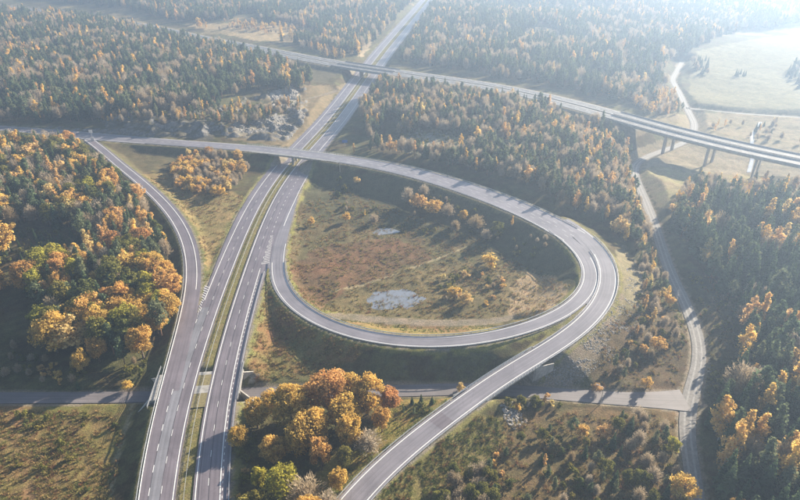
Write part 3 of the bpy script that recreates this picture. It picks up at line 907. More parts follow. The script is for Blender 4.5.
# motorway underpass
i_ = MOT.near(*cross_ME); sc_ = MOT.s[i_]
br = tag(empty('road_bridge', tuple(MOT.at(sc_, 0, 0))), 'flat motorway bridge with pale wing walls where the side road dives under the motorway', 'bridge')
mb = MB(); deck(MOT, sc_ - 7, sc_ + 7, 18.6, -14.6, .9, mb, -.09); mb.build('deck', M_CONC, br)
ang = 0.0
for sgn in (-1, 1):
    mb = MB(); wall_quad(mb, MOT, sc_ + sgn * 5.6 - .5, 18.4, -14.4, -.9, -6.4, 1.0); mb.build('abutment', M_CONC, br)
    for o1_, d_ in ((-14.4, -1), (18.4, 1)):
        mb = MB()
        A = MOT.at(sc_ + sgn * 5.2, o1_); B = MOT.at(sc_ + sgn * 10.5, o1_ + d_ * (8.0 if d_ < 0 else 6.0))
        nrm = np.array([-(B - A)[1], (B - A)[0], 0]); nrm = nrm / np.linalg.norm(nrm) * .25
        mb.hexa([(A[0] - nrm[0], A[1] - nrm[1], -6.3), (A[0] + nrm[0], A[1] + nrm[1], -6.3), (B[0] + nrm[0], B[1] + nrm[1], -6.3), (B[0] - nrm[0], B[1] - nrm[1], -6.3)],
                [(A[0] - nrm[0], A[1] - nrm[1], -.05), (A[0] + nrm[0], A[1] + nrm[1], -.05), (B[0] + nrm[0], B[1] + nrm[1], -4.6), (B[0] - nrm[0], B[1] - nrm[1], -4.6)])
        mb.build('wing_wall', M_CONCL, br)
        if d_ > 0: continue
        # paved cone beside the wing wall
        mb = MB()
        Cc = MOT.at(sc_ + sgn * 13, o1_ + d_ * .6)
        Z = lambda p, dz=.18: (p[0], p[1], float(sample(GZ, p[0], p[1])[0]) + dz)
        nseg = 7
        pts_in = [A + (Cc - A) * t for t in np.linspace(0, 1, nseg)]
        pts_out = [B + (MOT.at(sc_ + sgn * 13, o1_ + d_ * 2.5) - B) * t for t in np.linspace(0, 1, nseg)]
        for k in range(nseg - 1):
            for j in range(5):
                f0, f1 = j / 5, (j + 1) / 5
                pa, pb = pts_in[k] + (pts_out[k] - pts_in[k]) * f0, pts_in[k] + (pts_out[k] - pts_in[k]) * f1
                pc, pd = pts_in[k + 1] + (pts_out[k + 1] - pts_in[k + 1]) * f1, pts_in[k + 1] + (pts_out[k + 1] - pts_in[k + 1]) * f0
                ZP = lambda p, f: (p[0], p[1], max(-.15 - 4.9 * f, float(sample(GZ, p[0], p[1])[0]) + .08))
                mb.quad(ZP(pa, f0), ZP(pb, f1), ZP(pc, f1), ZP(pd, f0))
for o1_ in (-14.35, 18.35):
    railing(MOT, sc_ - 11, sc_ + 11, o1_, 'railing', br)
rootfix(br)

# viaduct over the motorway and across the valley
vd = tag(empty('viaduct', tuple(RV.at(RV.s[i_v0], 0, 0))), 'long hazy twin-deck viaduct on tall piers crossing the valley beside the pale field', 'viaduct')
s_v0, s_v1 = RV.s[i_v0] - 6, RV.s[-1]
for a, c in ((12.9, 1.1), (-1.1, -12.9)):
    mb = MB(); deck(RV, s_v0, s_v1, a, c, .5, mb, .06, 6); deck(RV, s_v0, s_v1, a - 3, c + 3, 2.0, mb, -.44, 6)
    mb.build('deck', M_CONC, vd)
    for e_ in (a - .15, c + .15):
        mb = MB(); deck(RV, s_v0 - 10, s_v1, e_ + .15, e_ - .15, .95, mb, 1.05, 6); mb.build('parapet', M_CONC, vd)
s = S_(RV, 671, 132, 8.5)
while s < s_v1 - 4:
    for o_ in (7.0, -7.0):
        p = RV.at(s, o_)
        zb = float(sample(GZ, p[0], p[1])[0]) - 1
        i = min(int(s / 3.0), len(RV.T) - 1)
        mb = MB(); rz = math.atan2(RV.T[i][1], RV.T[i][0])
        mb.box((p[0], p[1], (zb + 6.0) / 2), (1.3, 3.0, 6.0 - zb), rz); mb.box((p[0], p[1], 6.55 - .4), (2.2, 6.4, 1.0), rz)
        mb.build('pier', M_CONC, vd)
    s += 33
rootfix(vd)
vb = tag(empty('road_bridge', tuple(RV.at(RV.s[i_vm], 0, 0))), 'farther twin-deck road bridge crossing above the motorway in the haze', 'bridge')
sv = RV.s[i_vm]
for a, c in ((12.9, 1.1), (-1.1, -12.9)):
    mb = MB(); deck(RV, sv - 31, sv + 31, a, c, 1.5, mb, .06, 6); mb.build('deck', M_CONC, vb)
    for e_ in (a - .15, c + .15):
        mb = MB(); deck(RV, sv - 38, sv + 38, e_ + .12, e_ - .12, .9, mb, 1.0, 6); mb.build('parapet', M_CONC, vb)
    p = RV.at(sv, (a + c) / 2)
    mb = MB(); mb.box((p[0], p[1], 3.4), (1.2, 6, 7.4), math.atan2(RV.T[i_vm][1], RV.T[i_vm][0])); mb.build('pier', M_CONC, vb)
for s_ in (sv - 31.5, sv + 30.3):
    mb = MB(); wall_quad(mb, RV, s_, 12.6, -12.6, 7.4, 2.0, 1.2); mb.build('abutment', M_CONC, vb)
rootfix(vb)

# ------------------------------------------------------------------ guard rails
def guardrail(R, s0, s1, off, label, post=4.0, name='guard_rail', wire=False):
    f = lambda s: off(s) if callable(off) else off
    mb = MB()
    k = max(2, int((s1 - s0) / 4)); e = np.linspace(s0, s1, k + 1)
    for a, c in zip(e[:-1], e[1:]):
        A, B = R.at(a, f(a)), R.at(c, f(c))
        n_ = np.array([-(B - A)[1], (B - A)[0], 0]); n_ = n_ / np.linalg.norm(n_)
        if wire:
            for hb in (.45, .6, .75):
                mb.hexa([A + n_ * .03 + (0, 0, hb - .03), A - n_ * .03 + (0, 0, hb - .03), B - n_ * .03 + (0, 0, hb - .03), B + n_ * .03 + (0, 0, hb - .03)],
                        [A + n_ * .03 + (0, 0, hb + .03), A - n_ * .03 + (0, 0, hb + .03), B - n_ * .03 + (0, 0, hb + .03), B + n_ * .03 + (0, 0, hb + .03)])
        else:
            for z0, z1, w_ in ((.45, .55, .09), (.55, .66, .04), (.66, .77, .09)):
                mb.hexa([A + n_ * w_ + (0, 0, z0), A - n_ * w_ + (0, 0, z0), B - n_ * w_ + (0, 0, z0), B + n_ * w_ + (0, 0, z0)],
                        [A + n_ * w_ + (0, 0, z1), A - n_ * w_ + (0, 0, z1), B - n_ * w_ + (0, 0, z1), B + n_ * w_ + (0, 0, z1)])
    o = empty(name, tuple(R.at(s0, f(s0))))
    tag(o, label, 'guard rail')
    mb.build('rail', M_STEEL, o)
    pos = np.arange(s0, s1, post)
    order = sorted(pos, key=lambda s: np.hypot(*R.at(s, f(s))[:2]))
    def pbox(mb_, s):
        p = R.at(s, f(s)); i = int(np.argmin(np.abs(R.s - s)))
        mb_.box((p[0], p[1], p[2] + .3), (.14, .14, .98), math.atan2(R.T[i][1], R.T[i][0]))
    for s in order[:60]:
        mb = MB(); pbox(mb, s); mb.build('post', M_STEEL if wire else M_STEELD, o)
    if len(order) > 60:
        mb = MB()
        for s in order[60:]: pbox(mb, s)
        tag(mb.build('distant_posts', M_STEEL if wire else M_STEELD, o), kind='stuff')
    rootfix(o)
guardrail(MOT, 4, S_(MOT, 372, 66), 0.0, 'wire median barrier with short posts running up the grass strip of the motorway', 4.0, 'median_barrier', True)
guardrail(MOT, 4, S_(MOT, 236, 272), lambda s: -13.7, 'steel guard rail on the outer right shoulder of the near motorway', 4)
guardrail(RA, S_(RA, 130, 173, 5), RA.s[-1] - 4, lambda s: wr(RA)(s) - .5, 'steel guard rail down the forest side of the left ramp', 4)
guardrail(LOOP, S_(LOOP, 274, 262), S_(LOOP, 566, 313, 4.7), lambda s: -4.15, 'steel guard rail round the outside edge of the loop ramp', 4)
guardrail(LOOP, S_(LOOP, 277, 262), S_(LOOP, 560, 228, 6.4), lambda s: 4.15, 'steel guard rail round the inside edge of the loop ramp', 4)
guardrail(RC, 4, RC.s[i_rc] - 20, lambda s: 4.7, 'left steel guard rail of the straight ramp below its bridge', 4)
guardrail(RC, 4, RC.s[i_rc] - 20, lambda s: -4.7, 'right steel guard rail of the straight ramp below its bridge', 4)
guardrail(RC, RC.s[i_rc] + 20, RC.s[-1] - 22, lambda s: -4.7, 'steel guard rail on the stony outer side of the rising curve', 4)
guardrail(RC, RC.s[i_rc] + 20, S_(RC, 600, 250, 6), lambda s: 4.3, 'steel guard rail in the narrow strip between the loop and the outer ramp', 4)
guardrail(RD, RD.s[i_dm] + 40, RD.s[-1] - 6, lambda s: wl(RD)(s) + .3, 'steel guard rail on the forest side of the wide curved road', 4)
guardrail(RD, RD.s[i_dm] + 40, RD.s[-1] - 14, lambda s: wr(RD)(s) - .3, 'steel guard rail on the inner side of the wide curved road above the marsh', 4)
guardrail(RD, S_(RD, 150, 141, 7), RD.s[i_dm] - 40, lambda s: wr(RD)(s) - .3, 'steel guard rail on the near side of the road left of the overpass', 4)

# ------------------------------------------------------------------ signs and lamps
def gz(u, v): return ground(u, v)
def sign(u, v, h, panels, label, m, cat='sign'):
    x, y, z = gz(u, v)
    o = tag(empty('road_sign', (x, y, z)), label, cat)
    mb = MB(); mb.tube([(0, 0, -.3), (0, 0, h)], [.13, .11], 6); mb.build('post', M_STEEL, o)
    for (zc, w_, hh) in panels:
        mb = MB(); mb.box((0, -.2, zc), (w_, .08, hh)); mb.box((0, -.12, zc), (w_ * .8, .08, .1)); mb.build('panel', m, o)
sign(93, 141, 8.8, [(7.6, 2.6, 2.4), (1.8, 2.6, 3.0)], 'tall post with two bright white panels one above the other at the road junction', M_WHITE)
sign(345, 146, 5, [(3.8, 4.2, 2.2)], 'small blue road sign beside the right edge of the motorway past the overpass', M_BLUE)
def lamp(u, v, h, label, rz):
    x, y, z = gz(u, v)
    o = tag(empty('street_lamp', (x, y, z), rz), label, 'street lamp')
    mb = MB(); mb.tube([(0, 0, -.3), (0, 0, h * .5), (0, 0, h - .4), (.5, 0, h), (2.0, 0, h + .15)], [.16, .13, .1, .08, .06], 6); mb.build('pole', M_STEEL, o)
    mb = MB(); mb.box((2.4, 0, h + .15), (1.0, .4, .18)); mb.build('lamp_head', M_CONC, o)
lamp(600, 405, 9, 'slender grey lamp post beside the sunlit stretch of side road', 2.6)
lamp(361, 116, 9, 'tall lamp post on the right verge of the motorway between the two overpasses', 3.0)
lamp(340, 172, 8, 'pale lamp post below the overpass on the marsh side of the motorway', 3.0)

# ------------------------------------------------------------------ trees
def quads_mesh(name, V, tone, m):
    """V: (n,4,3)"""
    n_ = len(V)
    me = bpy.data.meshes.new(name)
    me.vertices.add(n_ * 4); me.vertices.foreach_set('co', V.reshape(-1).astype(np.float32))
    me.loops.add(n_ * 4); me.loops.foreach_set('vertex_index', np.arange(n_ * 4, dtype=np.int32))
    me.polygons.add(n_); me.polygons.foreach_set('loop_start', np.arange(0, n_ * 4, 4, dtype=np.int32))
    me.update()
    a = me.attributes.new('tone', 'FLOAT', 'FACE')
    a.data.foreach_set('value', tone.astype(np.float32))
    me.materials.append(m)
    return me

def leaf_quads(c, nrm, size, jitter=.5, elong=1.3, r=rng):
    n_ = len(c)
    nrm = nrm + r.normal(0, jitter, (n_, 3))
    nrm /= np.linalg.norm(nrm, axis=1)[:, None] + 1e-9
    a = np.cross(nrm, r.normal(0, 1, (n_, 3))); a /= np.linalg.norm(a, axis=1)[:, None] + 1e-9
    b = np.cross(nrm, a)
    sz = (size * r.uniform(.6, 1.3, n_))[:, None]
    a *= sz * .5 * elong; b *= sz * .5
    sk = r.uniform(-.5, .5, (n_, 1))
    return np.stack([c - a - b * (1 + sk), c + a - b * (1 - sk), c + a * .8 + b * (1 + sk), c - a * .8 + b * (1 - sk)], 1)

def broad_crown(h, R, lobes, per, leaf, low=.25, r=rng, flat=1.0):
    """cauliflower crown of many leaf-size faces"""
    V, T = [], []
    cz = h * (low + 1) / 2; rz = h * (1 - low) / 2
    for k in range(lobes):
        th = r.uniform(0, 2 * pi); u = r.uniform(-.75, 1) ; s = math.sqrt(1 - u * u) if abs(u) < 1 else 0
        rr = r.uniform(.45, .8)
        cen = np.array([cos(th) * s * R * rr * 1.08, sin(th) * s * R * rr, cz + u * rz * rr * flat * 1.1])
        lr = R * r.uniform(.15, .42)
        n_ = int(per * r.uniform(.6, 1.3))
        d = r.normal(0, 1, (n_, 3)); d[:, 2] = d[:, 2] * .9 + .25
        d /= np.linalg.norm(d, axis=1)[:, None]
        rad = lr * (1 - np.abs(r.normal(0, .22, n_)))[:, None]
        p = cen + d * rad * np.array([1, 1, .8])
        p += r.normal(0, leaf * .5, p.shape)
        V.append(leaf_quads(p, d, leaf, .55, 1.3, r))
        T.append(np.clip(r.normal(.5, .16) + r.normal(0, .2, n_), 0, 1))
    return np.concatenate(V), np.concatenate(T)

def slender_crown(h, R, clumps, per, leaf, low=.15, peak=.4, r=rng):
    """upright crown: clumps strung up the stem, widest at 'peak', drawn out to a thin top"""
    V, T = [], []
    for k in range(clumps):
        f = (k + r.uniform(-.5, .5)) / clumps
        f = min(max(f, 0), 1)
        z = h * (low + (1 - low) * f)
        prof = (f / peak) ** .6 if f < peak else ((1 - f) / (1 - peak)) ** .75
        prof = max(prof, .10)
        th = r.uniform(0, 6.28); off = R * prof * r.uniform(.25, .85)
        cen = np.array([cos(th) * off, sin(th) * off, z - off * .15])
        lr = R * (.18 + .28 * prof) * r.uniform(.7, 1.35)
        n_ = int(per * (.35 + prof) * r.uniform(.6, 1.2)) + 4
        d = r.normal(0, 1, (n_, 3)); d[:, 2] += .3; d /= np.linalg.norm(d, axis=1)[:, None]
        p = cen + d * lr * (1 - np.abs(r.normal(0, .3, n_)))[:, None] * np.array([1, 1, 1.05]) + r.normal(0, leaf * .45, (n_, 3))
        V.append(leaf_quads(p, d, leaf, .6, 1.3, r)); T.append(np.clip(r.normal(.5, .2) + r.normal(0, .2, n_), 0, 1))
    return np.concatenate(V), np.concatenate(T)

def spruce_crown(h, R, r=rng, leaf=1.0):
    V, T = [], []
    tiers = int(h * 1.5)
    for k in range(tiers):
        f = (k + r.uniform(-.3, .3)) / tiers
        z = h * (.07 + .91 * f)
        rad = R * (1 - f) ** .85 * r.uniform(.75, 1.15) + .15
        nb = max(4, int(11 * (1 - f) + 3))
        a0 = r.uniform(0, 6.28)
        for j in range(nb):
            th = a0 + 6.283 * j / nb + r.uniform(-.25, .25)
            L = rad * r.uniform(.7, 1.2)
            dx, dy = cos(th), sin(th)
            base_ = np.array([dx * .1, dy * .1, z]); tip = np.array([dx * L, dy * L, z - L * r.uniform(.2, .5)])
            side = np.array([-dy, dx, 0]) * (.28 + .2 * L)
            mid = base_ * .4 + tip * .6 + (0, 0, .12)
            V.append([base_, mid - side, tip, mid + side])
            # hanging side sprays
            s2 = np.array([dx, dy, 0]) * .2
            V.append([mid - side * .8, mid - side * .6 - (0, 0, .45 * leaf), tip - (0, 0, .35), tip])
            V.append([mid + side * .8, tip, tip - (0, 0, .3), mid + side * .6 - (0, 0, .45 * leaf)])
            t = np.clip(.45 + r.normal(0, .22) + .15 * f, 0, 1)
            T += [t, t * .9, t * .9]
    V.append([(-.12, 0, h * .93), (.12, 0, h * .93), (.02, 0, h * 1.03), (-.02, 0, h * 1.03)]); T.append(.6)
    return np.array(V, float), np.array(T)

def bare_crown(h, R, n_, r=rng, low=.2, leafy=0.15):
    V, T = [], []
    c0 = np.array([0, 0, h * low])
    for k in range(n_):
        d = r.normal(0, 1, 3); d[2] = abs(d[2]) * 1.5 + .45; d /= np.linalg.norm(d)
        f = r.uniform(.15, 1) ** .8 * (.75 + .35 * math.sin(7 * math.atan2(d[1], d[0]) + k % 3))
        p = np.array([d[0] * R * 1.25, d[1] * R * 1.25, h * low + d[2] * h * (1 - low)]) * f + c0 * (1 - f)
        dd = d + r.normal(0, .45, 3); dd[2] += .3; dd /= np.linalg.norm(dd)
        L = r.uniform(.5, 1.3); side = np.cross(dd, r.normal(0, 1, 3)); side /= np.linalg.norm(side); wd = r.uniform(.04, .12)
        V.append([p - side * wd, p + side * wd, p + dd * L + side * wd * .4, p + dd * L - side * wd * .4]); T.append(r.uniform(.2, .9))
    V, T = np.array(V), np.array(T)
    nl = int(n_ * leafy)
    if nl:
        p = V[r.integers(0, len(V), nl)].mean(1)
        V = np.concatenate([V, leaf_quads(p, r.normal(0, 1, (nl, 3)), .35, .5, 1.2, r)]); T = np.concatenate([T, r.uniform(.4, 1, nl)])
    return V, T

def trunk_mb(h, r0, limbs, r, top=.8, spread=.3, lean=.03):
    mb = MB()
    pts = [(r.normal(0, lean) * k, r.normal(0, lean) * k, -.6 + (h * top + .6) * k / 4) for k in range(5)]
    mb.tube(pts, [r0 * 1.15, r0 * .85, r0 * .65, r0 * .45, r0 * .2], 6)
    for k in range(limbs):
        th = r.uniform(0, 6.28); f = r.uniform(.35, .85); z0 = h * top * f; L = h * spread * (1.2 - f * .6)
        q = pts[min(4, int(f * 4))]
        a = np.array([q[0], q[1], z0]); d = np.array([cos(th), sin(th), r.uniform(.5, 1.1)])
        mb.tube([a, a + d * L * .5, a + d * L * np.array([.9, .9, 1.15])], [r0 * .4, r0 * .25, r0 * .08], 5)
    return mb

PROTO = {}
PCOL = {}
def add_proto(kind, crown, trunk_mb_, lm, bm, h):
    V, T = crown
    cm = quads_mesh('crown', V, T, lm)
    tm_ = trunk_mb_.mesh('trunk', bm, True)
    # joined version for the woods
    jm = bpy.data.meshes.new(kind)
    nv = len(V) * 4
    co1 = V.reshape(-1, 3); co2 = np.array(trunk_mb_.v)
    faces = [tuple(range(i, i + 4)) for i in range(0, nv, 4)] + [tuple(nv + k for k in f) for f in trunk_mb_.f]
    jm.from_pydata(np.concatenate([co1, co2]).tolist(), [], faces)
    a = jm.attributes.new('tone', 'FLOAT', 'FACE')
    a.data.foreach_set('value', np.concatenate([T, np.full(len(trunk_mb_.f), .5)]).astype(np.float32))
    jm.materials.append(lm); jm.materials.append(bm)
    jm.polygons.foreach_set('material_index', np.array([0] * len(V) + [1] * len(trunk_mb_.f), np.int32))
    PROTO.setdefault(kind, []).append((cm, tm_, h))
    if kind not in PCOL: PCOL[kind] = bpy.data.collections.new('source_' + kind)
    po = bpy.data.objects.new('source_' + kind + '_%02d' % len(PROTO[kind]), jm)
    PCOL[kind].objects.link(po)

R_ = np.random.default_rng
for k in range(4):
    r = R_(100 + k); h = 15; add_proto('spruce_tree', spruce_crown(h, [2.5, 2.9, 2.3, 3.2][k], r), trunk_mb(h, .2, 0, r, .9), L_SPRUCE, M_BARK, h)
for k in range(4):
    r = R_(110 + k); h = 13; add_proto('pine_tree', slender_crown(h, [2.3, 2.6, 2.0, 2.8][k], 26, 42, .38, [.22, .35, .2, .4][k], [.35, .45, .3, .5][k], r), trunk_mb(h, .2, 5, r, .85, .16), L_PINE, M_PINEBARK, h)
for k in range(4):
    r = R_(120 + k); h = 14; add_proto('oak_tree', broad_crown(h, [5.6, 5.0, 6.2, 4.6][k], [58, 48, 66, 42][k], 120, .40, .12, r), trunk_mb(h, .38, 8, r, .7, .3), L_OAK, M_BARK, h)
for k in range(4):
    r = R_(130 + k); h = 12; add_proto('birch_tree', slender_crown(h, [2.2, 1.9, 2.5, 1.7][k], 26, 36, .36, .14, [.4, .35, .45, .4][k], r), trunk_mb(h, .14, 6, r, .85, .16), L_GOLD, M_BIRCHBARK, h)
for k in range(3):
    r = R_(140 + k); h = 12; add_proto('broadleaf_tree', broad_crown(h, [3.6, 3.0, 4.2][k], 34, 80, .38, .12, r), trunk_mb(h, .26, 7, r, .75, .25), L_OLIVE, M_BARK, h)
for k in range(3):
    r = R_(150 + k); h = 12; add_proto('yellowing_tree', broad_crown(h, [3.6, 3.0, 4.2][k], 34, 60, .38, .18, r), trunk_mb(h, .26, 7, r, .75, .25), L_LIME, M_BARK, h)
for k in range(3):
    r = R_(190 + k); h = 8; add_proto('golden_tree', broad_crown(h, [2.9, 2.5, 3.3][k], 28, 60, .34, .1, r), trunk_mb(h, .16, 7, r, .75, .25), L_GOLD, M_BARK, h)
for k in range(3):
    r = R_(160 + k); h = 10; add_proto('bare_tree', bare_crown(h, [2.6, 3.2, 2.2][k], 2600, r), trunk_mb(h, .15, 9, r, .85, .28), L_TWIG, M_BARK, h)
for k in range(3):
    r = R_(170 + k); h = 2.6; add_proto('shrub', broad_crown(h, [1.5, 1.8, 1.2][k], 9, 40, .3, .0, r), trunk_mb(h, .06, 5, r, .6, .3), L_OLIVE, M_BARK, h)
for k in range(3):
    r = R_(180 + k); h = 2.4; add_proto('golden_shrub', broad_crown(h, [1.4, 1.7, 1.1][k], 8, 36, .3, .0, r), trunk_mb(h, .06, 5, r, .6, .3), L_GOLD, M_BARK, h)

class Tree:
    __slots__ = ('kind', 'x', 'y', 'z', 'h', 'var', 'rz', 'wide', 'label', 'group', 'size', 'cat', 'seen')
TREES = []
ADJ = {'spruce_tree': 'dark green spruce', 'pine_tree': 'blue-green pine', 'oak_tree': 'rust orange broadleaf tree', 'birch_tree': 'golden birch', 'broadleaf_tree': 'olive green broadleaf tree',
       'yellowing_tree': 'yellow-green broadleaf tree', 'bare_tree': 'leafless grey-brown tree', 'golden_tree': 'rounded golden tree', 'shrub': 'olive green shrub', 'golden_shrub': 'golden shrub'}
CATS = {'shrub': 'shrub', 'golden_shrub': 'shrub'}
def add_tree(kind, x, y, z, h, label, group=None, wide=1.0, var=None):
    t = Tree(); t.kind, t.x, t.y, t.z, t.h = kind, x, y, z, h
    t.var = random.randrange(len(PROTO[kind])) if var is None else var
    t.rz = random.uniform(0, 6.28); t.wide = wide; t.label = label; t.group = group
    d = y * CP + (CAM_H - z) * SP
    t.size = h / max(d, 1)
    u, v = proj(x, y, z + h * .6)
    t.seen = (-8 < u < 808 and -8 < v < 512) or (group is None and v < 600)
    if not (-5 < u < 805 and -5 < v < 506): t.size *= .02
    TREES.append(t)

def zone(poly, spacing, mix, hr, where, clear=3.0, hole=None, gapn=None, wide=1.0, soft=6):
    """fill a map area with trees; mix = [(kind, weight)]"""
    xs, ys = zip(*[unproj(u, v, 0) for u, v in poly])
    x0, x1, y0, y1 = min(xs) - 15, max(xs) + 15, min(ys) - 15, max(ys) + 15
    nx_, ny_ = int((x1 - x0) / spacing) + 1, int((y1 - y0) / spacing) + 1
    gx, gy = np.meshgrid(np.arange(nx_), np.arange(ny_))
    x = x0 + (gx + rng.uniform(-.45, .45, gx.shape) + .5 * (gy % 2)) * spacing
    y = y0 + (gy + rng.uniform(-.45, .45, gx.shape)) * spacing
    x, y = x.ravel(), y.ravel()
    z = sample(GZ, x, y)
    u, v = proj(x, y, z)
    m = in_poly(u + (vnoise(x, y, 9, 31) - .5) * soft, v + (vnoise(x, y, 9, 32) - .5) * soft * .6, poly) & (sample(GCLEAR, x, y) > clear)
    if hole:
        for hp in hole: m &= ~in_poly(u, v, hp)
    if gapn: m &= vnoise(x, y, gapn[0], gapn[2] if len(gapn) > 2 else 41) < gapn[1]
    x, y, z = x[m], y[m], z[m]
    kinds = [k for k, _ in mix]; wts = np.array([w_ for _, w_ in mix], float); wts /= wts.sum()
    cum = np.cumsum(wts)
    sel = np.clip(.55 * rng.uniform(0, 1, len(x)) + .45 * np.clip((vnoise(x, y, 16, 51) - .5) * 1.6 + .5, 0, 1), 0, .9999)
    # rank so that the weights stay true while kinds come in clumps
    sel = np.argsort(np.argsort(sel)) / max(1, len(sel))
    for i in range(len(x)):
        k = kinds[int(np.searchsorted(cum, sel[i], side='right').clip(0, len(kinds) - 1))]
        h = random.uniform(*hr)
        if k in ('shrub', 'golden_shrub'): h = random.uniform(1.5, 3.6)
        elif k == 'bare_tree': h *= .8
        add_tree(k, x[i], y[i], z[i] - .1, h, '%s %s' % (ADJ[k], where), where, wide * random.uniform(.85, 1.2))

W_LEFT = 'in the wood left of the motorway'
zone([(-260, 140), (0, 147), (45, 146), (75, 152), (100, 168), (140, 205), (165, 240), (172, 265), (100, 290), (0, 250), (-260, 270)], 5.6,
     [('pine_tree', 3), ('bare_tree', 3.2), ('birch_tree', 1.4), ('golden_tree', .9), ('oak_tree', .6), ('broadleaf_tree', 1.2), ('spruce_tree', 1.6)], (12, 18), W_LEFT + ', upper half', 4.5,
     hole=[[(-20, 232), (40, 226), (85, 235), (80, 262), (0, 268)]])
zone([(-260, 262), (0, 245), (100, 285), (172, 268), (172, 320), (150, 352), (128, 372), (90, 352), (0, 345), (-260, 340)], 6.2,
     [('oak_tree', 2.6), ('yellowing_tree', 1.4), ('broadleaf_tree', 2.0), ('pine_tree', 2.4), ('spruce_tree', .8), ('golden_tree', .8), ('bare_tree', 1.2)], (13, 19), W_LEFT + ', lower half', 4.5,
     hole=[[(-20, 300), (28, 292), (40, 330), (30, 345), (-20, 345)], [(0, 250), (34, 256), (40, 285), (0, 292)]])
zone([(-260, 345), (0, 345), (125, 372), (140, 350), (158, 352), (135, 388), (40, 389), (-260, 389)], 4.5, [('shrub', 3), ('bare_tree', 1), ('golden_shrub', .5)], (4, 7), 'on the wood edge above the left side road', 3.0, gapn=(8, .6))
zone([(0, 232), (85, 235), (80, 262), (0, 268)], 4.5, [('spruce_tree', 1), ('shrub', 1)], (4, 7), 'in the shaded hollow of the left wood', 3)
zone([(172, 172), (205, 152), (240, 158), (250, 172), (222, 198), (196, 196), (178, 190)], 4.0, [('golden_tree', 2.2), ('golden_shrub', 1.2), ('bare_tree', 2.0)], (6, 9), 'on the wedge between left ramp and motorway', 4)
# behind the road, upper left
W_UL = 'in the hazy forest at upper left'
zone([(-320, 4), (0, 13), (90, 20), (180, 40), (240, 55), (285, 66), (315, 84), (290, 92), (245, 92), (200, 110), (150, 114), (100, 122), (0, 126), (-320, 118)], 6.0,
     [('pine_tree', 4.8), ('spruce_tree', 3.2), ('birch_tree', .9), ('bare_tree', 2.6)], (10, 19), W_UL, 7)
zone([(95, 122), (120, 112), (190, 106), (250, 106), (300, 100), (300, 112), (250, 128), (215, 131), (200, 128), (130, 128)], 4.8, [('pine_tree', 2), ('birch_tree', 1.6), ('bare_tree', 2), ('shrub', 3)], (6, 11), 'on the rocky knoll above the overpass road', 4, gapn=(9, .78))
zone([(-320, -60), (445, -60), (424, -5), (398, 22), (378, 40), (355, 58), (325, 52), (270, 38), (180, 22), (120, 8), (0, -6), (-320, -22)], 7.5,
     [('pine_tree', 3.5), ('spruce_tree', 3.2), ('birch_tree', .8), ('bare_tree', 2.2)], (13, 19), 'in the farthest forest left of the motorway', 10,
     hole=[[(165, 22), (240, 20), (300, 27), (330, 44), (260, 38)]], gapn=(70, .82))
zone([(440, -60), (1300, -60), (1300, 18), (800, 24), (725, 34), (695, 48), (682, 60), (668, 72), (662, 92), (655, 110), (600, 98), (540, 84), (450, 70), (398, 62), (412, 40)], 7.5,
     [('pine_tree', 3), ('spruce_tree', 4), ('birch_tree', .5), ('bare_tree', 2.0)], (13, 19), 'in the farthest forest right of the motorway', 10, gapn=(60, .86))
zone([(655, 92), (690, 98), (684, 112), (668, 118), (640, 112), (625, 100)], 6, [('birch_tree', 2), ('bare_tree', 2), ('pine_tree', 1)], (8, 12), 'beyond the viaduct beside the pale field', 5)
zone([(170, 24), (240, 22), (300, 29), (325, 43), (260, 36)], 8, [('birch_tree', 2), ('golden_tree', 1), ('bare_tree', 1.5)], (6, 10), 'in the tan clearing beyond the far road', 5, gapn=(20, .5))
zone([(300, 46), (330, 52), (352, 60), (330, 60)], 7, [('birch_tree', 2), ('bare_tree', 1)], (8, 11), 'at the left end of the far road bridge', 5)
# middle forest between motorway and viaduct
W_MID = 'in the mixed forest between the two overpasses and the valley'
zone([(358, 112), (380, 86), (450, 91), (520, 103), (600, 125), (628, 150), (636, 172), (640, 200), (652, 235), (642, 252), (612, 234), (570, 206), (520, 186), (450, 167), (400, 156), (372, 150)], 4.7,
     [('pine_tree', 3.8), ('birch_tree', 1.3), ('bare_tree', 4.0), ('spruce_tree', 1.0)], (8, 14.5), W_MID, 4,
     hole=[[(395, 136), (430, 130), (470, 138), (480, 148), (440, 155), (400, 150)]], gapn=(22, .85))
zone([(395, 136), (430, 130), (470, 138), (480, 148), (440, 158), (400, 152)], 5.0, [('shrub', 2), ('pine_tree', 1)], (3, 6), 'on the open rocky patch in the middle forest', 5, gapn=(9, .6))
# strip between curve and gravel road
zone([(628, 215), (650, 220), (662, 270), (676, 300), (660, 312), (640, 280)], 4.5, [('pine_tree', 2), ('bare_tree', 2), ('birch_tree', 1.2), ('shrub', 1.5)], (6, 10), 'between the outer curve and the gravel track', 3.5)
zone([(640, 290), (672, 310), (686, 345), (660, 352), (612, 392), (575, 392), (600, 372), (632, 345)], 4.6, [('bare_tree', 2.4), ('shrub', 3), ('golden_shrub', 1), ('birch_tree', .7), ('pine_tree', 1)], (5, 9), 'on the scrubby ground west of the gravel track', 3, gapn=(11, .74))
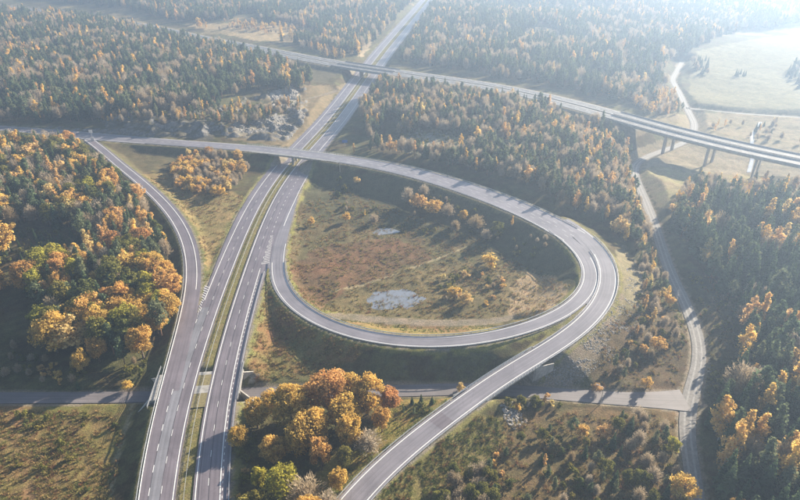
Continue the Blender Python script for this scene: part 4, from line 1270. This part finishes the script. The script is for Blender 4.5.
# right forest
W_R = 'in the dense forest right of the gravel track'
zone([(668, 225), (690, 205), (730, 205), (800, 205), (1250, 210), (1250, 640), (718, 640), (712, 500), (712, 430), (725, 395), (745, 350), (738, 310), (712, 285), (700, 262)], 5.0,
     [('spruce_tree', 6.5), ('pine_tree', 1.8), ('birch_tree', 1.0), ('bare_tree', .9)], (11, 21), W_R, 5)
zone([(700, 262), (735, 300), (742, 340), (720, 400), (708, 410), (712, 350), (700, 320), (684, 285)], 4.2, [('shrub', 3), ('bare_tree', 1), ('spruce_tree', .5)], (3, 5), 'on the dark open strip right of the gravel track', 3, gapn=(9, .5))
zone([(700, 178), (740, 182), (820, 192), (820, 206), (730, 206), (690, 204), (672, 215), (668, 200)], 5.5, [('birch_tree', 2.4), ('bare_tree', 2), ('pine_tree', 1)], (8, 12), 'at the foot of the viaduct', 3, gapn=(14, .7))
zone([(700, 118), (830, 122), (830, 150), (700, 132)], 8, [('bare_tree', 3), ('birch_tree', 1), ('spruce_tree', .7)], (5, 9), 'behind the viaduct below the pale field', 4, gapn=(14, .45))
zone([(732, 72), (746, 70), (748, 78), (734, 79)], 8, [('spruce_tree', 1)], (7, 9), 'in the small clump out on the pale field', 3, soft=0)
zone([(782, 74), (800, 64), (900, 60), (900, 92), (800, 90)], 8, [('spruce_tree', 2), ('pine_tree', 1)], (8, 12), 'in the grove at the right edge of the pale field', 3)
zone([(693, 62), (706, 58), (712, 74), (697, 76)], 8, [('spruce_tree', 2), ('bare_tree', 1)], (8, 11), 'at the left corner of the pale field', 3)
# lower middle right
zone([(430, 520), (470, 470), (520, 440), (560, 425), (620, 418), (668, 428), (676, 470), (684, 560), (400, 640)], 4.4,
     [('bare_tree', 1.6), ('shrub', 3.2), ('pine_tree', 1.6), ('spruce_tree', 1.0), ('broadleaf_tree', 1.2), ('golden_shrub', .35)], (5.5, 9.5), 'on the overgrown ground below the side road', 3.5, gapn=(12, .56))
zone([(425, 520), (455, 478), (480, 470), (505, 500), (500, 560), (420, 560)], 4.2, [('bare_tree', 4), ('broadleaf_tree', 1)], (7, 9), 'in the grey thicket beside the straight ramp', 4)
zone([(400, 407), (445, 404), (440, 414), (400, 420)], 3.2, [('shrub', 1), ('pine_tree', .6)], (3, 5), 'on the bank between orange grove and ramp bridge', 2)
zone([(505, 400), (545, 400), (560, 408), (530, 412), (508, 410)], 3.2, [('shrub', 2), ('golden_shrub', 1)], (3, 5), 'beside the ramp bridge along the side road', 2)
zone([(235, 405), (262, 400), (262, 440), (246, 500), (240, 540), (232, 540)], 4, [('shrub', 1), ('golden_shrub', .4)], (3, 4), 'on the bank between motorway and orange grove', 2, gapn=(8, .5))
# loop interior scrub
zone([(330, 175), (400, 185), (500, 215), (560, 248), (570, 275), (520, 262), (440, 240), (330, 215)], 5.5, [('shrub', 3), ('bare_tree', 1.2)], (3, 5), 'on the dark upper side inside the loop', 5, gapn=(10, .3))
zone([(440, 270), (500, 275), (505, 300), (470, 312), (432, 300)], 4.6, [('shrub', 2), ('golden_shrub', 2), ('bare_tree', 1)], (2.5, 4), 'on the sunlit rough ground inside the loop', 4, gapn=(6, .5))
# scrub in the bottom-left field
zone([(-200, 408), (122, 408), (108, 520), (100, 640), (-200, 640)], 6.5, [('shrub', 1)], (1, 2), 'in the weedy field at lower left', 3, gapn=(6, .3))

# ---- individually placed trees (u, v of the foot; height; width factor)
def T(kind, u, v, h, label, wide=1.0, var=None, group=None):
    if kind == 'birch_tree' and wide >= 1.2:
        kind = 'golden_tree'; h *= 1.2; wide *= .8; label = label.replace('birch', 'tree'); var = (var or 0) % 3
    x, y, z = ground(u, v)
    add_tree(kind, x, y, z - .1, h, label, group, wide, var)
G_ = 'orange trees of the grove between motorway and ramp'
T('oak_tree', 368, 414, 19.2, 'tall pinkish orange tree at the upper right corner of the orange grove', .95, 1)
T('oak_tree', 330, 412, 19.8, 'broad orange tree at the top centre of the orange grove', 1.05, 0)
T('oak_tree', 292, 424, 17.3, 'rust orange tree at the left shoulder of the orange grove nearest the underpass', 1.0, 2)
T('oak_tree', 258, 428, 14.1, 'small russet tree on the grove edge closest to the motorway guard rail', .95, 3)
T('oak_tree', 322, 470, 16.6, 'compact bright orange tree standing alone in the middle of the grove', .72, 3)
T('oak_tree', 350, 448, 16.6, 'dark rust tree behind the compact orange one in the grove', .8, 1)
T('oak_tree', 382, 432, 12.8, 'low russet tree on the ramp side of the orange grove', .8, 3)
T('oak_tree', 300, 455, 15.4, 'rusty tree between the yellow-green tree and the grove top', .9, 0)
T('oak_tree', 340, 492, 11.5, 'low orange tree near the frame bottom beside the straight ramp', .8, 3)
T('yellowing_tree', 286, 500, 15.4, 'yellow-green tree at the lower left of the orange grove', 1.1, 2)
T('yellowing_tree', 262, 492, 11.5, 'smaller yellow-green tree beside the motorway at the bottom of the grove', .9, 1)
T('broadleaf_tree', 345, 470, 11.5, 'green tree tucked among the orange trees near the straight ramp', .8, 0)
T('broadleaf_tree', 258, 520, 12.8, 'dark olive tree at the bottom edge below the yellow-green tree', 1.1, 2)
T('bare_tree', 306, 512, 14.1, 'grey leafless tree between the yellow-green tree and the compact orange tree', 1.3, 1)
T('bare_tree', 330, 520, 11.5, 'leafless brown tree at the bottom edge of the grove', 1.2, 0)
T('oak_tree', 310, 535, 14.1, 'russet tree rising from the bottom edge of the grove', 1.0, 2)
T('bare_tree', 368, 452, 9.0, 'low leafless pinkish bush on the ramp side of the grove', 1.5, 1)
T('oak_tree', 350, 405, 15, 'golden topped tree at the very back of the orange grove beside the side road', 1.0, 3)
T('oak_tree', 308, 410, 13, 'amber tree at the back of the grove left of the broad orange one', 1.0, 1)
T('oak_tree', 272, 412, 10, 'low amber tree where the grove meets the shaded side road', 1.1, 0)
T('oak_tree', 240, 445, 8, 'lowest russet tree pressed against the motorway bank', 1.1, 2)
T('oak_tree', 275, 462, 12, 'rust tree directly behind the yellow-green tree in the grove', 1.1, 1)
T('oak_tree', 390, 412, 12, 'pinkish russet tree closest to the row of small conifers', .9, 0)
T('oak_tree', 312, 445, 16, 'tall amber tree at the centre of the orange grove', 1.0, 2)
T('oak_tree', 345, 432, 17, 'tall rust tree between the pinkish one and the grove centre', .95, 0)
# left wood landmarks
T('oak_tree', 58, 352, 19.2, 'big rounded rust orange tree at the lower left of the left wood', 1.05, 2)
T('oak_tree', 100, 362, 14.1, 'bright orange tree at the lower tip of the left wood', .85, 3)
T('oak_tree', 66, 300, 16.6, 'orange tree with yellow top above the big rounded rust tree', .85, 1)
T('oak_tree', 84, 372, 11.5, 'small glowing orange tree at the bottom edge of the left wood', .8, 0)
T('yellowing_tree', 88, 328, 16.6, 'broad yellow-green tree behind the big rounded rust tree', 1.1, 2)
T('oak_tree', 155, 335, 12.2, 'bright orange tree on the wood edge beside the left ramp', .9, 0)
T('oak_tree', 132, 322, 13.4, 'orange tree set just inside the wood edge by the left ramp', .85, 1)
T('yellowing_tree', 92, 200, 16.0, 'pale yellow-topped tree near the upper corner of the left wood', 1.05, 0)
T('birch_tree', 20, 222, 12.8, 'single slim golden birch in the upper left of the left wood', 1.0, 0)
T('birch_tree', 172, 292, 10.2, 'yellow birch on the wood edge where the left ramp straightens', 1.3, 2)
T('birch_tree', 128, 390, 3.8, 'small bright golden bush-like tree beside the motorway embankment above the side road', 1.5, 2)
T('spruce_tree', 79, 389, 4.5, 'small lone green spruce beside the left side road', 1.1, 1)
# beside the overpass
T('birch_tree', 354, 154, 8.5, 'lone orange birch on the slope right of the motorway between the overpasses', 1.1, 3)
T('birch_tree', 357, 184, 4.5, 'small orange tree in the shade just below the overpass', 1.5, 2)
# loop interior
T('birch_tree', 418, 209, 9.1, 'left one of the two bright yellow trees inside the loop', 1.5, 2)
T('birch_tree', 433, 214, 8.5, 'greenish yellow right one of the two bright trees inside the loop', 1.8, 2)
T('bare_tree', 408, 205, 11.7, 'tall leafless tree left of the two bright yellow trees in the loop', 1.1, 0)
T('bare_tree', 424, 196, 7.8, 'small leafless tree behind the two bright yellow trees', 1.1, 1)
T('bare_tree', 448, 218, 9.1, 'leafless tree right of the two bright yellow trees', 1.2, 1)
T('oak_tree', 463, 222, 8.5, 'muted orange tree in the brown thicket inside the loop', .9, 1)
T('bare_tree', 455, 232, 7.2, 'low leafless tree at the front of the brown thicket in the loop', 1.6, 2)
T('bare_tree', 476, 230, 9.1, 'leafless tree in the middle of the brown thicket in the loop', 1.5, 1)
T('broadleaf_tree', 497, 236, 9.8, 'rounded ochre green tree at the right end of the brown thicket in the loop', 1.15, 2)
T('bare_tree', 486, 240, 6.5, 'low leafless tree in front of the rounded ochre tree', 1.6, 0)
T('birch_tree', 512, 226, 6.5, 'slim pale golden tree just right of the brown thicket', .9, 1)
T('birch_tree', 346, 222, 5.7, 'small isolated golden tree left of the little pond', 1.3, 3)
T('birch_tree', 365, 216, 4.7, 'tiny golden tree above the little pond', 1.0, 1)
T('birch_tree', 311, 226, 5.2, 'small golden tree beside the motorway near the loop entrance', 1.3, 0)
T('bare_tree', 374, 224, 6.5, 'pale thin bush at the left end of the little pond', 1.4, 1)
T('golden_shrub', 488, 264, 5.9, 'solitary golden bush in the open middle of the loop', 1.3, 1)
T('birch_tree', 466, 304, 5.2, 'golden orange tree above the dark hollow in the lower loop', 1.5, 2)
T('birch_tree', 453, 296, 4.7, 'yellow bushy tree just right of the larger pond', 1.6, 0)
# right side
T('yellowing_tree', 671, 456, 9, 'bright yellow tree standing alone beside the gravel track below the junction', .95, 0)
T('birch_tree', 681, 498, 8, 'pale ochre birch beside the gravel track at the bottom edge', 1.5, 2)
T('birch_tree', 646, 388, 4.5, 'small orange bush-like tree above the right side road', 1.6, 0)
T('birch_tree', 657, 350, 6.0, 'larger of the two orange trees west of the gravel track bend', 1.6, 2)
T('birch_tree', 642, 355, 5.0, 'smaller of the two orange trees west of the gravel track bend', 1.3, 1)
T('birch_tree', 662, 296, 4.5, 'upper of two small orange trees beside the gravel track', 1.5, 0)
T('birch_tree', 669, 305, 4.5, 'lower of two small orange trees beside the gravel track', 1.5, 2)
T('birch_tree', 679, 222, 13, 'large pale orange tree by the gravel track below the viaduct', 1.45, 2)
T('birch_tree', 735, 196, 12, 'tall pale golden tree in front of the left viaduct piers', 1.1, 0)
T('birch_tree', 618, 236, 11, 'pale orange tree left of the gravel track at the forest corner', 1.2, 2)
T('broadleaf_tree', 706, 252, 8, 'rounded dull orange-green tree at the edge of the right forest', 1.2, 2)
T('birch_tree', 580, 437, 5.5, 'small golden tree left of its twin below the side road', 1.3, 0)
T('birch_tree', 602, 437, 5.0, 'small golden tree right of its twin below the side road', 1.3, 2)
T('birch_tree', 544, 466, 6, 'slim bright yellow tree in the bottom thicket', 1.0, 1)
T('birch_tree', 781, 460, 8, 'small bright golden tree in the right forest near the bottom', 1.0, 0)
T('oak_tree', 736, 520, 9, 'rust orange tree at the bottom edge of the right forest', .9, 2)
T('birch_tree', 769, 318, 7.5, 'pair-like orange birch in the middle of the right forest', 1.3, 2)
T('birch_tree', 750, 385, 11, 'golden birch at the sunny corner of the right forest', 1.1, 0)
T('birch_tree', 790, 378, 12, 'tall orange birch near the right edge of the frame', 1.2, 3)
T('birch_tree', 596, 392, 3.8, 'small golden bush at the foot of the stony slope', 1.5, 2)
T('birch_tree', 461, 392, 3.8, 'tiny golden tree in the shade left of the ramp bridge', 1.4, 0)
for (u, v, h) in ((412, 404, 4.2), (421, 403, 4.8), (432, 404, 4)):
    T('spruce_tree', u, v, h, 'small green conifer in the row between orange grove and ramp bridge', 1.3, None, 'small conifers by the side road')
for (u, v, h) in ((521, 405, 4.8), (508, 405, 3.8), (534, 404, 4.2)):
    T('broadleaf_tree', u, v, h, 'yellow-green bush-like tree in the row right of the ramp bridge', 1.3, None, 'bushy trees by the ramp bridge')

# labels: say which part of its wood a tree stands in, by the nearest thing one can find
LAND = [(93, 137, 'the white-panelled post'), (20, 150, 'the upper left road bend'), (150, 190, 'the top of the left ramp'), (186, 240, 'the middle of the left ramp'), (180, 300, 'the lower bend of the left ramp'), (150, 380, 'the motorway underpass'), (60, 398, 'the left side road'),
        (40, 245, 'the shaded hollow'), (60, 335, 'the big rounded rust tree'), (90, 195, 'the pale yellow-topped tree'), (10, 350, 'the lower left frame edge'), (5, 200, 'the left frame edge'), (110, 260, 'the heart of the wood'),
        (250, 150, 'the left end of the overpass'), (340, 165, 'the right end of the overpass'), (285, 95, 'the grey boulder pile'), (160, 122, 'the rocky bank'), (320, 85, 'the far road bridge'), (200, 40, 'the far road'), (60, 70, 'the middle of the hazy slope'), (5, 90, 'the left frame edge'),
        (360, 120, 'the motorway verge lamp'), (430, 140, 'the bare rocky patch'), (420, 80, 'the near end of the far road'), (520, 100, 'the far road above the curve'), (620, 125, 'the start of the viaduct'), (500, 185, 'the top of the wide curve'), (570, 215, 'the fork of the curve'), (640, 190, 'the sandy track bend'), (570, 160, 'the heart of the middle forest'), (480, 150, 'the crest of the middle forest'),
        (655, 240, 'the upper gravel track'), (672, 285, 'the paired small orange trees'), (698, 340, 'the gravel track bend'), (690, 400, 'the junction of track and side road'), (600, 400, 'the side road lamp post'), (520, 400, 'the ramp bridge'), (671, 456, 'the lone bright yellow tree'), (450, 490, 'the grey thicket'), (560, 480, 'the bottom thicket'),
        (640, 480, 'the lower gravel track'), (430, 214, 'the two bright yellow trees'), (390, 230, 'the little pond'), (395, 298, 'the larger pond'), (480, 232, 'the brown thicket'), (540, 290, 'the sandy hummock'), (770, 318, 'the pair-like orange birch'), (760, 370, 'the sunny forest corner'), (795, 300, 'the right frame edge'), (795, 440, 'the lower right frame edge'), (745, 470, 'the bottom right trees'),
        (735, 220, 'the viaduct piers'), (790, 215, 'the viaduct end'), (715, 280, 'the dark open strip'), (70, 450, 'the middle of the weedy field'), (110, 430, 'the motorway bank'), (20, 480, 'the lower left corner'), (730, 75, 'the pale field'), (790, 80, 'the grove on the pale field'), (205, 222, 'the open grass wedge'), (240, 470, 'the near guard rail')]
LU = np.array([l_[0] for l_ in LAND], float); LV = np.array([l_[1] for l_ in LAND], float)
subs = {}
for t in TREES:
    if t.group is None: continue
    u_, v_ = proj(t.x, t.y, t.z)
    d_ = np.hypot(LU - u_, (LV - v_) * 1.3); i_ = int(d_.argmin())
    base_ = t.label.split(' in ')[0].split(' on ')[0].split(' beside ')[0].split(' between ')[0].split(' beyond ')[0].split(' at ')[0].split(' behind ')[0]
    size_ = ''
    if t.group.startswith('small conifers') or t.group.startswith('bushy trees'): continue
    side_ = ('left of' if u_ < LU[i_] else 'right of') if abs(u_ - LU[i_]) > abs(v_ - LV[i_]) * 1.3 else ('above' if v_ < LV[i_] else 'below')
    t.label = ' '.join(('%s %s %s %s' % (size_, base_, side_, LAND[i_][2])).split())
    t.group = t.label + ' among its like'
    subs.setdefault(t.label, []).append(t)

# individuals: the ones that show largest; the rest of each kind is one wood
LIM = 290
bykind = {}
for t in TREES: bykind.setdefault(t.kind, []).append(t)
def gn_scatter(name, pts, rot, scl, idx, coll, label):
    me = bpy.data.meshes.new(name)
    me.vertices.add(len(pts)); me.vertices.foreach_set('co', np.asarray(pts, np.float32).ravel())
    for nm, arr, ty in (('rz', rot, 'FLOAT'), ('idx', idx, 'INT')):
        a = me.attributes.new(nm, ty, 'POINT'); a.data.foreach_set('value', np.asarray(arr, np.float32 if ty == 'FLOAT' else np.int32))
    a = me.attributes.new('scl', 'FLOAT_VECTOR', 'POINT'); a.data.foreach_set('vector', np.asarray(scl, np.float32).ravel())
    o = obj(name, me)
    ng = bpy.data.node_groups.new(name, 'GeometryNodeTree')
    ng.interface.new_socket('Geometry', in_out='INPUT', socket_type='NodeSocketGeometry')
    ng.interface.new_socket('Geometry', in_out='OUTPUT', socket_type='NodeSocketGeometry')
    N_, L_ = ng.nodes, ng.links
    gi, go = N_.new('NodeGroupInput'), N_.new('NodeGroupOutput')
    ci = N_.new('GeometryNodeCollectionInfo'); ci.inputs['Collection'].default_value = coll
    ci.inputs['Separate Children'].default_value = True; ci.inputs['Reset Children'].default_value = True
    ip = N_.new('GeometryNodeInstanceOnPoints'); ip.inputs['Pick Instance'].default_value = True
    def na(nm, ty):
        a = N_.new('GeometryNodeInputNamedAttribute'); a.data_type = ty; a.inputs['Name'].default_value = nm
        return next(s for s in a.outputs if s.enabled and s.name == 'Attribute')
    cx = N_.new('ShaderNodeCombineXYZ')
    L_.new(na('rz', 'FLOAT'), cx.inputs['Z'])
    L_.new(gi.outputs[0], ip.inputs['Points']); L_.new(ci.outputs[0], ip.inputs['Instance'])
    L_.new(na('idx', 'INT'), ip.inputs['Instance Index']); L_.new(cx.outputs[0], ip.inputs['Rotation'])
    L_.new(na('scl', 'FLOAT_VECTOR'), ip.inputs['Scale']); L_.new(ip.outputs[0], go.inputs[0])
    md = o.modifiers.new('scatter', 'NODES'); md.node_group = ng
    return tag(o, label, None, None, 'stuff')

WOOD = {'spruce_tree': 'spruce_forest', 'pine_tree': 'pine_forest', 'oak_tree': 'rusty_forest', 'birch_tree': 'golden_forest', 'golden_tree': 'golden_forest', 'broadleaf_tree': 'olive_forest', 'yellowing_tree': 'yellow_forest', 'bare_tree': 'leafless_forest', 'shrub': 'undergrowth', 'golden_shrub': 'undergrowth'}
cnt = {}
dup = {}
for kind, L in bykind.items():
    L.sort(key=lambda t: -t.size * (50 if t.group is None else 1))
    for t in [t for t in L if t.seen][:LIM]:
        if t.group is not None and t.group.endswith('among its like'): dup.setdefault(t.label, []).append(t)
for lab, L in dup.items():
    if len(L) == 1: continue
    px_ = {id(t): proj(t.x, t.y, t.z) for t in L}
    left = list(L)
    core = lab.replace('tall ', '').replace('small ', '')
    picks = [('tallest ', lambda t: -t.h), ('lowest ', lambda t: t.h), ('leftmost ', lambda t: px_[id(t)][0]), ('rightmost ', lambda t: -px_[id(t)][0]),
             ('rearmost ', lambda t: px_[id(t)][1]), ('frontmost ', lambda t: -px_[id(t)][1]), ('second tallest ', lambda t: -t.h), ('second lowest ', lambda t: t.h)]
    if len(L) == 2: picks = [('taller ', lambda t: -t.h), ('shorter ', lambda t: t.h)]
    for w_, key in picks:
        if not left: break
        t = min(left, key=key); left.remove(t)
        t.label = w_ + core
for kind, L in bykind.items():
    L.sort(key=lambda t: -t.size * (50 if t.group is None else 1))
    one = [t for t in L if t.seen][:LIM]
    ids_ = {id(t) for t in one}
    rest = [t for t in L if id(t) not in ids_]
    first = True
    for t in one:
        cm, tm_, h0 = PROTO[kind][t.var]
        root = bpy.data.objects.new(kind, None); COL.objects.link(root)
        s = t.h / h0
        root.location = (t.x, t.y, t.z); root.rotation_euler = (0, 0, t.rz); root.scale = (s * t.wide, s * t.wide, s)
        tag(root, t.label, CATS.get(kind, 'tree'), t.group)
        obj('crown', cm, root); obj('trunk', tm_, root)
    if rest:
        gn_scatter(WOOD[kind], [(t.x, t.y, t.z) for t in rest], [t.rz for t in rest], [(t.h / PROTO[kind][t.var][2] * t.wide,) * 2 + (t.h / PROTO[kind][t.var][2],) for t in rest],
                   [t.var for t in rest], PCOL[kind], '%ss merging into the distant forest' % ADJ[kind])
    cnt[kind] = (len(one), len(rest))
print('TREES', cnt)

# ------------------------------------------------------------------ ground cover stuff: tussocks, stones
def tuft(h, n_, r, spread=.35):
    V = []
    for k in range(n_):
        th = r.uniform(0, 6.28); d = np.array([cos(th), sin(th), 0]) * r.uniform(.1, spread); b0 = d * .5; side = np.array([-sin(th), cos(th), 0]) * .07
        tip = d * 1.8 + (0, 0, h * r.uniform(.6, 1.1))
        V.append([b0 - side, b0 + side, tip + side * .4, tip - side * .4])
    return np.array(V), r.uniform(.2, .9, n_)
def stone(r, s=.5):
    import bmesh
    bm = bmesh.new(); bmesh.ops.create_icosphere(bm, subdivisions=1, radius=s)
    for v_ in bm.verts:
        v_.co *= r.uniform(.7, 1.2); v_.co.z *= .75
    me = bpy.data.meshes.new('stone'); bm.to_mesh(me); bm.free(); me.materials.append(M_ROCK); return me
def src(name, meshes):
    c = bpy.data.collections.new('source_' + name)
    for k, me in enumerate(meshes): c.objects.link(bpy.data.objects.new('source_%s_%02d' % (name, k), me))
    return c
r = R_(5)
C_DRY = src('dry', [quads_mesh('tuft', *tuft(.7, 16, r, .5), L_GRASS) for _ in range(3)])
C_GRN = src('green', [quads_mesh('tuft', *tuft(.5, 16, r, .5), L_GREEN) for _ in range(3)])
C_STN = src('stone', [stone(r) for _ in range(5)])
def scatter(poly, n_per_m2, coll, nk, name, label, sr, clear=.8, nz=(5, 1.1), sink=.05):
    xs, ys = zip(*[unproj(u, v, -2) for u, v in poly])
    A = (max(xs) - min(xs)) * (max(ys) - min(ys))
    n_ = int(A * n_per_m2)
    x = rng.uniform(min(xs), max(xs), n_); y = rng.uniform(min(ys), max(ys), n_)
    z = sample(GZ, x, y); u, v = proj(x, y, z)
    m = in_poly(u + (vnoise(x, y, 5, 61) - .5) * 8, v + (vnoise(x, y, 5, 62) - .5) * 5, poly) & (sample(GCLEAR, x, y) > clear) & (vnoise(x, y, nz[0], 63) < nz[1])
    x, y, z = x[m], y[m], z[m]
    s = rng.uniform(*sr, len(x)) * rng.uniform(.7, 1.0, len(x))
    return [np.stack([x, y, z - sink], 1), rng.uniform(0, 6.28, len(x)), np.stack([s, s, s], 1), rng.integers(0, nk, len(x))]
def join(L): return [np.concatenate([a[i] for a in L]) for i in range(4)]
F_BL = [(-150, 405), (128, 405), (110, 520), (104, 600), (-150, 600)]
dry = join([scatter(F_BL, .9, C_DRY, 3, '', '', (.6, 1.7), 1, (4, .75)),
            scatter([(268, 262), (290, 240), (300, 205), (340, 190), (470, 235), (520, 262), (570, 285), (540, 320), (330, 322), (296, 300)], .45, C_DRY, 3, '', '', (.6, 1.6), 1.5, (5, .7)),
            scatter([(244, 290), (262, 285), (300, 320), (370, 350), (330, 378), (238, 382)], .8, C_DRY, 3, '', '', (.6, 1.6), 2, (4, .7)),
            scatter([(372, 500), (420, 460), (480, 415), (690, 408), (690, 600), (340, 600)], .7, C_DRY, 3, '', '', (.6, 1.8), 1.2, (4, .65)),
            scatter([(600, 330), (650, 290), (740, 270), (735, 400), (690, 395), (600, 392)], .5, C_DRY, 3, '', '', (.6, 1.6), 1, (4, .6)),
            scatter([(130, 178), (180, 170), (250, 200), (235, 250), (205, 300), (180, 215)], .4, C_DRY, 3, '', '', (.6, 1.5), 1, (4, .6))])
gn_scatter('dry_grass', dry[0], dry[1], dry[2], dry[3], C_DRY, 'dry brown grass and weeds over the open ground')
grn = join([scatter(F_BL, .5, C_GRN, 3, '', '', (.6, 1.6), 1, (4, .45)),
            scatter([(230, 300), (262, 262), (268, 272), (248, 330), (240, 382), (228, 382)], 1.0, C_GRN, 3, '', '', (.5, 1.2), .8, (4, .8)),
            scatter([(395, 400), (470, 400), (430, 425), (360, 470), (320, 540), (290, 540), (370, 430)], .9, C_GRN, 3, '', '', (.5, 1.4), .8, (4, .75)),
            scatter([(372, 500), (420, 460), (480, 415), (500, 420), (505, 450), (450, 480), (400, 560), (340, 560)], 1.2, C_GRN, 3, '', '', (.6, 1.7), .8, (4, .8)),
            scatter([(272, 262), (284, 262), (300, 292), (345, 312), (500, 325), (440, 338), (300, 312)], .7, C_GRN, 3, '', '', (.5, 1.2), .8, (4, .8))])
gn_scatter('green_grass', grn[0], grn[1], grn[2], grn[3], C_GRN, 'green grass tufts on the verges and banks')
stn = join([scatter([(520, 392), (555, 358), (600, 318), (622, 290), (630, 262), (644, 275), (642, 320), (615, 360), (565, 390)], 1.8, C_STN, 5, '', '', (.25, 1.1), 1.2, (4, .6)),
            scatter([(496, 405), (512, 402), (530, 425), (515, 430)], 2.5, C_STN, 5, '', '', (.6, 1.6), .6),
            scatter([(268, 92), (292, 86), (300, 98), (292, 108), (274, 106)], .9, C_STN, 5, '', '', (.6, 3.6), 2, (5, .8)),
            scatter([(265, 118), (300, 106), (308, 116), (285, 142), (250, 140), (215, 130)], .8, C_STN, 5, '', '', (.5, 3.0), 3, (6, .6)),
            scatter([(105, 114), (190, 112), (215, 124), (214, 138), (120, 136)], .22, C_STN, 5, '', '', (.6, 2.5), 4, (7, .4)),
            scatter([(525, 272), (560, 282), (572, 300), (540, 316), (510, 318)], .25, C_STN, 5, '', '', (.4, 1), 2, (4, .6)),
            scatter([(395, 136), (430, 132), (470, 140), (478, 150), (440, 156), (400, 150)], .1, C_STN, 5, '', '', (1, 3.5), 3, (5, .6))])
gn_scatter('stone_rubble', stn[0], stn[1], stn[2], stn[3], C_STN, 'grey boulders and rubble on slopes and rock outcrops')

# ------------------------------------------------------------------ haze
mh = bpy.data.materials.new('haze_air'); mh.use_nodes = True
hn = mh.node_tree; hn.nodes.clear()
ho = hn.nodes.new('ShaderNodeOutputMaterial'); pv = hn.nodes.new('ShaderNodeVolumePrincipled')
pv.inputs['Color'].default_value = (.52, .70, 1.0, 1)
pv.inputs['Density'].default_value = .00038
pv.inputs['Anisotropy'].default_value = .46
hn.links.new(pv.outputs[0], ho.inputs['Volume'])
mb = MB()
x0, x1, y0, y1 = GX[0] - 40, GX[-1] + 40, GY[0] - 40, GY[-1] + 40
zlo, zhi = float(GZ.min()) - 1.0, CAM_H + 3
mb.hexa([(x0, y0, zlo), (x1, y0, zlo), (x1, y1, zlo), (x0, y1, zlo)], [(x0, y0, zhi), (x1, y0, zhi), (x1, y1, zhi), (x0, y1, zhi)])
tag(mb.build('haze', mh), kind='stuff')
